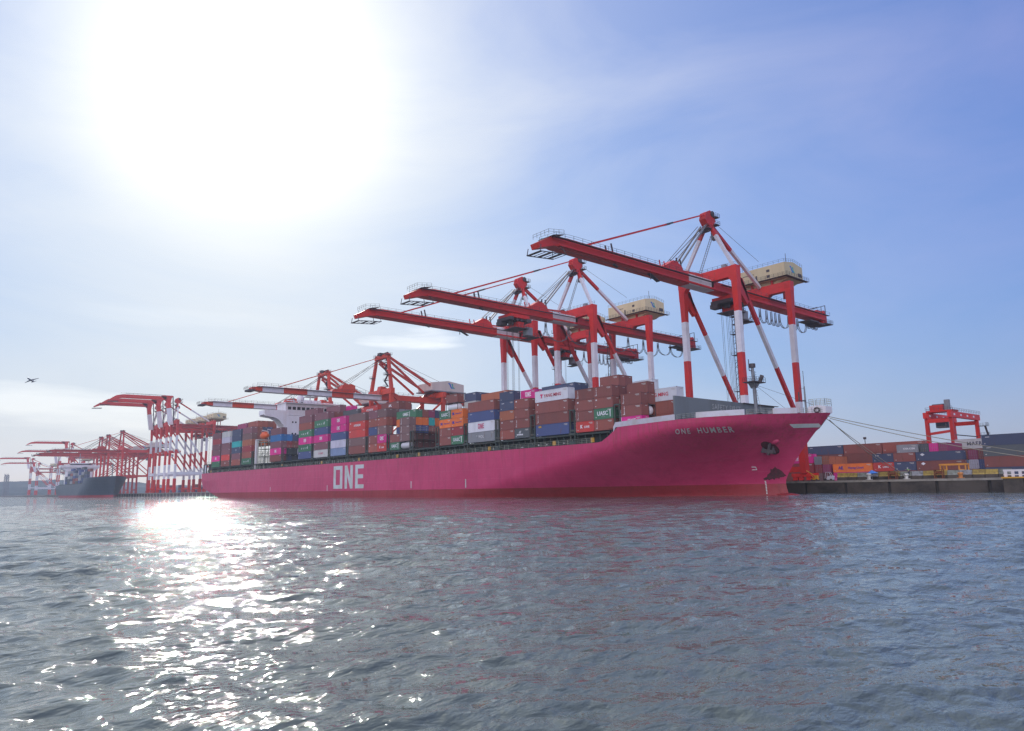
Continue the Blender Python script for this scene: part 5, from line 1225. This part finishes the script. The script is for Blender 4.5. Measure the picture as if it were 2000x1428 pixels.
# ------------------------------------------------------------------ things along the quay edge
def bollard(x, mat, label, h=1.0):
    b = MB(); b.tube((x,49.3,QZ+0.15),(x,49.3,QZ+0.3),0.75,0,14); b.tube((x,49.3,QZ+0.3),(x,49.3,QZ+0.3+h*0.7),0.36,0,14,0.42); b.ball((x,49.3,QZ+0.35+h*0.8),0.6,0,14,8,(1,1,0.5))
    o = b.build('bollard', mat, None, (x,49.3,QZ)); tag(o, label, 'bollard', 'mooring bollards'); return o
BOLW = pmat('bollard white', (0.62,0.60,0.55), 0.6, dirt=0.4, scale=2.0); BOLO = pmat('bollard orange', (0.62,0.24,0.06), 0.6, dirt=0.4, scale=2.0)
bollard(-74.9, BOLW, 'white bollard on the quay edge below the blue parasol', 1.3)
bollard(-55.6, BOLO, 'orange bollard on the quay edge, right part of the wall')
bollard(-66.6, BOLW, 'pale bollard on the quay edge below the worker in green')
# barrier blocks in alternating colours
BAR = [pmat('barrier yellow', (0.42,0.30,0.07), 0.8, dirt=0.6, scale=1.5), pmat('barrier grey green', (0.24,0.26,0.22), 0.8, dirt=0.6, scale=1.5), pmat('barrier grey', (0.30,0.31,0.32), 0.8, dirt=0.6, scale=1.5)]
k = 0; x = -84.0; rr = random.Random(9)
names = ['yellow', 'grey green', 'pale grey']
while x < -47.5:
    Lb = 2.35; b = MB(); b.prism([(52.6,QZ+0.9),(53.4,QZ+0.9),(53.2,QZ+1.2),(53.12,QZ+1.95),(52.88,QZ+1.95),(52.8,QZ+1.2)],0,x,x+Lb,0); b.box(x,x+Lb,52.5,53.5,QZ+0.02,QZ+0.9,1)
    c = [0,0,1,2][k % 4]
    o = b.build('barrier_block', [BAR[c], CONC], None, (x,53,QZ)); tag(o, '%s barrier block on the quay, number %d from the blue parasol side' % (names[c], k+1), 'barrier', 'barrier blocks along the quay edge'); x += Lb+0.12; k += 1
# rusty cargo frames
def rusty(x, label):
    b = MB()
    for dx in (0, 1.6):
        for dy in (0, 1.0): b.beam((x+dx,50.6+dy,QZ),(x+dx,50.6+dy,QZ+2.1),0.16,0.16,m=0)
    for z in (0.2,1.0,2.05): b.box(x-0.1,x+1.7,50.5,51.7,QZ+z,QZ+z+0.1,0)
    b.tube((x+0.2,51,QZ+1.5),(x+1.4,51,QZ+1.5),0.3,0,8)
    o = b.build('winch_frame', pmat('rusty frame', (0.30,0.09,0.04), 0.8, dirt=0.5, scale=2), None, (x,51,QZ)); tag(o, label, 'winch frame', 'rusty winch frames on the quay')
rusty(-71.0, 'rusty frame on the quay just left of the worker'); rusty(-61.2, 'rusty frame on the quay below the orange portal')
# orange portal frame
b = MB()
for x in (-63.0, -57.8):
    for dx in (0, 1.3 if x < -60 else -1.3): b.beam((x+dx,60,QZ+0.4),(x+dx,60,6.1),0.28,0.28,m=0)
    b.beam((min(x,x+(1.3 if x<-60 else -1.3)),60,4.9),(max(x,x+(1.3 if x<-60 else -1.3)),60,4.9),0.2,0.2,m=0)
b.beam((-63.2,60,6.1),(-57.6,60,6.1),0.5,0.4,m=0); b.beam((-63.2,62,6.1),(-57.6,62,6.1),0.3,0.4,m=0)
for x in (-63.0,-57.8): b.beam((x,62,QZ+0.4),(x,62,6.1),0.28,0.28,m=0); b.beam((x,60,6.1),(x,62,6.1),0.28,0.28,m=0)
o = b.build('portal_frame', pmat('portal orange', (0.80,0.33,0.05), 0.55, dirt=0.3), None, (-60.4,61,QZ)); tag(o, 'orange steel portal frame standing on the quay', 'steel portal')
# parasol
par = empty('parasol', (-74.9,51.2,QZ)); tag(par, 'blue and white parasol tilted on the quay behind the white bollard', 'parasol')
b = MB(); vs = [(-74.9,51.1,5.25)]; n = 8
for i in range(n): t = 2*math.pi*i/n; vs.append((-74.9+1.45*math.cos(t), 51.1+1.45*math.sin(t), 4.35+0.18*math.cos(t)))
b.add(vs, [(0,1+i,1+(i+1)%n) for i in range(n) if i%8 not in (3,4)], 0); b.add(vs, [(0,1+i,1+(i+1)%n) for i in (3,4)], 1)
b.build('canopy', [pmat('parasol blue', (0.06,0.22,0.62), 0.8, dirt=0.1), pmat('parasol white', (0.75,0.75,0.78), 0.8, dirt=0.1)], par, (-74.9,51.2,QZ), fix=False)
b = MB(); b.tube((-74.9,51.1,QZ),(-74.9,51.1,5.2),0.04,0,6); b.tube((-74.9,51.1,QZ),(-74.9,51.1,QZ+0.12),0.3,0,10); b.build('pole', GREY, par, (-74.9,51.2,QZ))
# forklift
fl = empty('forklift', (-86.8,53,QZ)); tag(fl, 'small white forklift with overhead guard parked at the quay edge by the bow', 'forklift'); fo = (-86.8,53,QZ)
b = MB(); b.prism([(-87.2,QZ+0.35),(-85.2,QZ+0.35),(-85.1,QZ+1.25),(-85.6,QZ+1.35),(-86.4,QZ+1.2),(-86.6,QZ+0.7),(-87.2,QZ+0.65)],1,52.4,53.6,0); b.build('body', WSUP, fl, fo)
b = MB()
for y in (52.5,53.5): b.beam((-87.1,y,QZ+0.6),(-86.8,y,QZ+2.2),0.08,0.08,m=0); b.beam((-85.5,y,QZ+1.3),(-86.0,y,QZ+2.2),0.08,0.08,m=0); b.beam((-86.8,y,QZ+2.2),(-86.0,y,QZ+2.2),0.08,0.08,m=0)
b.box(-86.8,-86.0,52.5,53.5,QZ+2.2,QZ+2.26,0); b.build('overhead_guard', WSUP, fl, fo)
b = MB()
for y in (52.7,53.3): b.beam((-87.5,y,QZ+0.1),(-87.5,y,QZ+2.0),0.1,0.14,m=0); b.box(-88.6,-87.5,y-0.07,y+0.07,QZ+0.1,QZ+0.16,0)
b.box(-87.6,-87.45,52.6,53.4,QZ+0.2,QZ+0.6,0); b.build('mast', DARK, fl, fo)
for x, r in ((-86.9,0.36),(-85.5,0.3)):
    for y in (52.45,53.55): b = MB(); b.tube((x,y-0.12,QZ+r),(x,y+0.12,QZ+r),r,0,14); b.build('wheel', DARK, fl, fo)
b = MB(); b.box(-86.5,-86.0,52.8,53.2,QZ+1.1,QZ+1.25,0); b.box(-86.15,-86.0,52.8,53.2,QZ+1.25,QZ+1.7,0); b.build('seat', DARK, fl, fo)
# orange hose reel trolley with boom
hr = empty('lifting_trolley', (-89.4,52,QZ)); tag(hr, 'orange trolley with a slanting jib left of the forklift', 'trolley'); ho = (-89.4,52,QZ)
b = MB(); b.box(-90.3,-88.6,51.6,52.6,QZ+0.4,QZ+0.7,0); b.box(-89.4,-88.7,51.7,52.5,QZ+0.7,QZ+1.5,0); b.build('body', YELLOW, hr, ho)
b = MB(); b.beam((-89.2,52.1,QZ+1.2),(-91.6,52.1,QZ+2.8),0.14,0.16,m=0); b.beam((-89.6,52.1,QZ+0.6),(-90.6,52.1,QZ+2.1),0.1,0.1,m=0); b.build('jib', YELLOW, hr, ho)
for x in (-90.1,-88.8):
    for y in (51.6,52.6): b = MB(); b.tube((x,y-0.08,QZ+0.3),(x,y+0.08,QZ+0.3),0.3,0,12); b.build('wheel', DARK, hr, ho)
# dock worker bending forward, in green
def worker():
    root_loc = (-67.0, 52.0, QZ+0.95)
    SKIN = pmat('skin', (0.45,0.27,0.19), 0.6, dirt=0.1); GREEN = pmat('green work jacket', (0.16,0.50,0.12), 0.8, dirt=0.15); TRO = pmat('dark trousers', (0.05,0.06,0.09), 0.8, dirt=0.2); HELM = pmat('white helmet', (0.75,0.75,0.72), 0.4, dirt=0.05)
    J = {'pel':(0,0,0.92),'waist':(-0.03,0,1.08),'chest':(-0.10,0,1.34),'neck':(-0.15,0,1.50),'head':(-0.19,0,1.66),'hl':(0,-0.1,0.88),'hr':(0,0.1,0.88),'kl':(-0.10,-0.14,0.48),'kr':(0.06,0.14,0.47),'al':(-0.02,-0.16,0.08),'ar':(0.16,0.16,0.08),'tl':(-0.16,-0.18,0.04),'tr':(0.02,0.18,0.04),
         'sl':(-0.12,-0.19,1.42),'sr':(-0.12,0.19,1.42),'el':(-0.40,-0.24,1.38),'er':(0.16,0.28,1.36),'wl':(-0.66,-0.22,1.40),'wr':(0.40,0.30,1.44)}
    def skin(name, chain, rad, mat, parent):
        ks = []; ed = []
        for a, c in chain:
            for q in (a, c):
                if q not in ks: ks.append(q)
            ed.append((ks.index(a), ks.index(c)))
        me = bpy.data.meshes.new(name); me.from_pydata([J[k] for k in ks], ed, []); o = bpy.data.objects.new(name, me); C.objects.link(o)
        m = o.modifiers.new('s', 'SKIN'); m.use_smooth_shade = True
        for i, k in enumerate(ks): me.skin_vertices[0].data[i].radius = rad[k]; 
        me.skin_vertices[0].data[0].use_root = True
        o.modifiers.new('d', 'SUBSURF').levels = 1; o.modifiers['d'].render_levels = 1
        dg = bpy.context.evaluated_depsgraph_get(); m2 = bpy.data.meshes.new_from_object(o.evaluated_get(dg)); bpy.data.objects.remove(o)
        m2.name = name; m2.materials.clear(); m2.materials.append(mat); o = bpy.data.objects.new(name, m2); C.objects.link(o)
        if parent: o.parent = parent
        return o
    r = lambda a, b: (a, b)
    def mk(me_name): 
        me = bpy.data.meshes.new(me_name); return me
    rad = {'pel':(0.15,0.11),'waist':(0.14,0.10),'chest':(0.17,0.12),'neck':(0.055,0.055),'head':(0.095,0.11),'hl':(0.10,0.10),'hr':(0.10,0.10),'kl':(0.065,0.065),'kr':(0.065,0.065),'al':(0.045,0.05),'ar':(0.045,0.05),'tl':(0.045,0.035),'tr':(0.045,0.035),'sl':(0.065,0.065),'sr':(0.065,0.065),'el':(0.045,0.045),'er':(0.045,0.045),'wl':(0.032,0.03),'wr':(0.032,0.03)}
    # needs the skin layer: created by the modifier in evaluated context through bmesh layer
    def skin2(name, chain, grow, mat, parent):
        ks = []; ed = []
        for a, c in chain:
            for q in (a, c):
                if q not in ks: ks.append(q)
            ed.append((ks.index(a), ks.index(c)))
        bm = bmesh.new(); lay = bm.verts.layers.skin.new(); vs = []
        for i, k in enumerate(ks):
            v = bm.verts.new(J[k]); v[lay].radius = (rad[k][0]*grow, rad[k][1]*grow); v[lay].use_root = (i == 0); vs.append(v)
        for a, c in ed: bm.edges.new((vs[a], vs[c]))
        me = bpy.data.meshes.new(name); bm.to_mesh(me); bm.free(); o = bpy.data.objects.new(name, me); C.objects.link(o)
        o.modifiers.new('s', 'SKIN').use_smooth_shade = True; o.modifiers.new('d', 'SUBSURF').levels = 1
        dg = bpy.context.evaluated_depsgraph_get(); m2 = bpy.data.meshes.new_from_object(o.evaluated_get(dg)); bpy.data.objects.remove(o)
        m2.name = name; m2.materials.clear(); m2.materials.append(mat); o = bpy.data.objects.new(name, m2); C.objects.link(o)
        if parent: o.parent = parent
        return o
    body = skin2('person', [('pel','waist'),('waist','chest'),('chest','neck'),('neck','head'),('pel','hl'),('hl','kl'),('kl','al'),('al','tl'),('pel','hr'),('hr','kr'),('kr','ar'),('ar','tr'),('chest','sl'),('sl','el'),('el','wl'),('chest','sr'),('sr','er'),('er','wr')], 1.0, SKIN, None)
    skin2('jacket', [('waist','chest'),('chest','sl'),('sl','el'),('chest','sr'),('sr','er')], 1.18, GREEN, body)
    skin2('trousers', [('pel','hl'),('hl','kl'),('kl','al'),('pel','hr'),('hr','kr'),('kr','ar')], 1.18, TRO, body)
    b = MB(); h = J['head']; b.ball((h[0],h[1],h[2]+0.05),0.14,0,14,8,(1.05,0.95,0.75)); b.tube((h[0],h[1],h[2]+0.03),(h[0],h[1],h[2]+0.05),0.17,0,14); b.build('helmet', HELM, body)
    for s_, wr in ((-1,'wl'),(1,'wr')):
        b = MB(); q = Vector(J[wr]); d = Vector((-1 if s_ < 0 else 1, 0, 0.05)); 
        b.beam(q,q+d*0.09,0.08,0.035)
        for i in range(4): b.beam(q+d*0.09+Vector((0,-0.032+0.021*i,0)), q+d*(0.15+0.015*(i in (1,2)))+Vector((0,-0.034+0.023*i,-0.02)),0.017,0.017)
        b.beam(q+d*0.03+Vector((0,0.04,0)),q+d*0.08+Vector((0,0.085,-0.01)),0.02,0.02); b.build('hand', SKIN, body)
    body.location = root_loc; tag(body, 'worker in a green jacket and white helmet with arms spread on the quay', 'person')
try: worker()
except Exception as e: print('worker failed', e)
# concrete dolphin and white railing at the right edge
b = MB(); b.box(-46.6,-43.2,44.6,48,-2,2.75,0); b.box(-41.2,-30,44.6,48,-2,2.75,0); b.box(-43.2,-41.2,46.6,48,-2,2.75,1)
b.box(-46.8,-30,44.4,48,2.75,3.05,2)
o = b.build('pier_block', [CONC, DARK, YELLOW], None, (-44,46,0)); tag(o, 'concrete pier block with a yellow rim jutting out at the right edge', 'pier')
b = MB()
for i in range(9): b.box(-46.4+i*1.25,-45.85+i*1.25,45.0,45.15,3.05,4.35,0)
b.box(-46.5,-35,44.98,45.2,4.1,4.5,0); b.box(-46.5,-35,44.98,45.2,3.35,3.55,0)
o = b.build('guard_rail', WSUP, None, (-44,45,3.05)); tag(o, 'white slatted guard rail on the pier block at the right edge', 'guard rail')
# lamp post behind the brown stack
b = MB(); b.tube((-104.5,118,QZ),(-104.5,118,16.2),0.12,0,6); b.box(-104.9,-104.1,117.7,118.3,16.2,16.9,0); o = b.build('lamp_post', DARK, None, (-104.5,118,QZ)); tag(o, 'small dark lamp head rising above the long brown container row', 'lamp post')

# ------------------------------------------------------------------ mooring lines
ROPE = pmat('mooring rope', (0.30,0.27,0.21), 0.9, dirt=0.3)
def rope(p0, p1, sag, label, r=0.07):
    b = MB(); p0 = Vector(p0); p1 = Vector(p1); pts = []
    for i in range(31): t = i/30; q = p0.lerp(p1, t); q.z -= sag*4*t*(1-t); pts.append(q)
    b.path(pts, r, 0, 6); o = b.build('mooring_rope', ROPE, None, p0); tag(o, label, 'rope', 'mooring lines from the bow')
rope((-70.6,22.2,16.3),(-22,49.5,3.6),0.9,'upper of the two long mooring ropes from the bow to the right edge')
rope((-70.6,23.4,15.9),(-22,49.5,3.4),1.6,'lower of the two long mooring ropes from the bow to the right edge')
rope((-70.8,22.4,15.8),(-66.6,49.3,3.7),0.3,'upper of the two steep mooring ropes from the bow to the quay')
rope((-70.8,23.6,15.6),(-66.9,49.3,3.6),0.9,'lower of the two steep mooring ropes from the bow to the quay')

# ------------------------------------------------------------------ the dark ship farther along the quay
NAVYH = hull_mat('dark blue hull paint', (0.035,0.055,0.085), (0.12,0.06,0.04), 13.0, 0.4)
H2 = Hull(6.0, 32.0, -915.0, -712.0, 12.5, 18.5, -765.0, -800.0, -762.0, -718.0, 4.0, 8.0)
s2 = empty('container_ship', (-815, 22, 0)); S2 = (-815, 22, 0); tag(s2, 'dark blue container ship moored far off at the left behind the big ship', 'container ship')
H2.skin(lambda x: max(H2.zbot(x)+0.02, 2.0), lambda x: H2.ztop(x), 10, 'hull', NAVYH, s2, S2)
H2.skin(H2.zbot, lambda x: max(H2.zbot(x)+0.02, 2.0), 3, 'antifouling_band', BOOT, s2, S2)
b = MB(); b.box(-912,-768,8,36,11.8,13.4,0); b.box(-768,-722,14,30,17,17.3,0); b.build('deck', COAM, s2, S2)
b = MB(); b.box(-892,-880,10,34,12.5,31,0); b.box(-893,-879,4,40,31,33.5,0); b.box(-890,-881,14,30,33.5,36,0); b.prism([(4,31),(10,31),(10,27)],0,-892,-880,0); b.prism([(40,31),(34,31),(34,27)],0,-892,-880,0); b.build('bridge_tower', WSUP, s2, S2)
b = MB(); b.box(-878.9,-878.7,12,32,33.8,35.0,0); b.build('window', GLASS, s2, S2)
b = MB(); b.box(-906,-896,16,28,12.5,30,0); b.build('funnel', GREY, s2, S2)
b = MB(); b.tube((-886,22,36),(-886,22,46),0.4,0,6); b.beam((-886,18,42),(-886,26,42),0.4,0.4); b.build('radar_mast', GREY, s2, S2)
b = MB(); b.tube((-728,22,17),(-728,22,30),0.5,0,6); b.build('foremast', GREY, s2, S2)
rr = random.Random(21); n = 0
for ci, x in enumerate(np.arange(-876, -772, 14.4)):
    hgt = [3,5,4,5,3,5,4,4][ci % 8]
    for row in (0, 1):
        for k in range(hgt if row == 0 else hgt+1):
            if row == 1 and k < hgt: continue
            col = rr.choice(['navy','blue','dark grey','navy','brown','dark grey','grey']) if not (ci == 1 and k == 2) else 'pale grey'
            container(col, float(x), 8.2+2.5*row, 13.4+k*2.62, L4, ST, 'small %s container, tier %d, %s stack ahead of the dark ship bridge%s' % (col, k+1, ORD[ci+1], ', behind' if row else ''), 'containers on the dark ship')
# ------------------------------------------------------------------ airliner
pl = empty('airliner', (-2247,119.5,304)); tag(pl, 'small airliner flying low in the sky at the left', 'airplane'); PM = pmat('airliner paint', (0.10,0.11,0.17), 0.4, dirt=0.1)
b = MB(); prof = [(-18,0.2),(-16.5,1.2),(-13,1.9),(10,1.9),(16,1.0),(19,0.25)]; n = 14; vs = []
for x, q in prof:
    for i in range(n): t = 2*math.pi*i/n; vs.append((x, q*math.cos(t), q*math.sin(t)+(0.6 if x > 12 else 0)))
b.add(vs, [(j*n+i,(j+1)*n+i,(j+1)*n+(i+1)%n,j*n+(i+1)%n) for j in range(len(prof)-1) for i in range(n)], 0, True); b.build('fuselage', PM, pl)
for s in (-1, 1):
    b = MB(); b.add([(-4,s*1.5,-0.8),(3,s*1.5,-0.8),(8.2,s*17.5,1.2),(6.6,s*17.5,1.2),(-4,s*1.5,-0.3),(3,s*1.5,-0.3),(8.2,s*17.5,1.4),(6.6,s*17.5,1.4)], BOXF); b.build('wing', PM, pl)
    b = MB(); b.tube((-3.5,s*5.5,-1.6),(1.0,s*5.5,-1.6),1.1,0,12,0.8); b.build('engine', PM, pl)
    b = MB(); b.add([(14,s*0.4,0.8),(17.5,s*0.4,0.8),(19,s*6.5,1.4),(17.6,s*6.5,1.4),(14,s*0.4,1.1),(17.5,s*0.4,1.1),(19,s*6.5,1.55),(17.6,s*6.5,1.55)], BOXF); b.build('tailplane', PM, pl)
b = MB(); b.add([(12.5,-0.15,1.4),(17.5,-0.15,1.4),(19.6,-0.15,7.6),(17.4,-0.15,7.6),(12.5,0.15,1.4),(17.5,0.15,1.4),(19.6,0.15,7.6),(17.4,0.15,7.6)], BOXF); b.build('fin', PM, pl)
pl.rotation_euler = (R(-22), R(10), R(148))
# far twin towers on the shore
for i, x in enumerate((8, 13)):
    d = pxdir(x, 960); t = 2450/d.length; p = CAM + d*t
    b = MB()
    for dx in (-4, 4):
        for dy in (-4, 4): b.beam((p.x+dx,p.y+dy,0),(p.x+dx*0.4,p.y+dy*0.4,60),1.4,1.4)
    for z in range(0, 58, 9): b.beam((p.x-3.4,p.y,z),(p.x+3.4,p.y,z+9),0.9,0.9); b.beam((p.x,p.y+3.4,z),(p.x,p.y-3.4,z+9),0.9,0.9)
    o = b.build('lattice_tower', DARK, None, (p.x,p.y,0)); tag(o, '%s of two far lattice towers on the hazy shore' % ('left' if i == 0 else 'right'), 'tower', 'far lattice towers')
# ------------------------------------------------------------------ haze
HAZE = 0.00013
b = MB(); b.box(-3050, 3050, -3150, 2950, -3, 100); hz = b.build('haze', [], None); hz.data.materials.clear()
hm = bpy.data.materials.new('haze'); hm.use_nodes = True; t = hm.node_tree; t.nodes.clear()
pv = t.nodes.new('ShaderNodeVolumePrincipled'); pv.inputs['Color'].default_value = (0.66, 0.78, 1.0, 1); pv.inputs['Density'].default_value = HAZE; pv.inputs['Anisotropy'].default_value = 0.35
ou = t.nodes.new('ShaderNodeOutputMaterial'); t.links.new(pv.outputs[0], ou.inputs['Volume'])
hz.data.materials.append(hm); tag(hz, kind='stuff')
scene.cycles.max_bounces = 6; scene.cycles.diffuse_bounces = 2; scene.cycles.glossy_bounces = 3; scene.cycles.volume_bounces = 0; scene.cycles.transmission_bounces = 2
scene.cycles.use_denoising = True; scene.cycles.denoising_prefilter = 'NONE'; scene.cycles.use_adaptive_sampling = False; scene.cycles.sample_clamp_indirect = 3.0
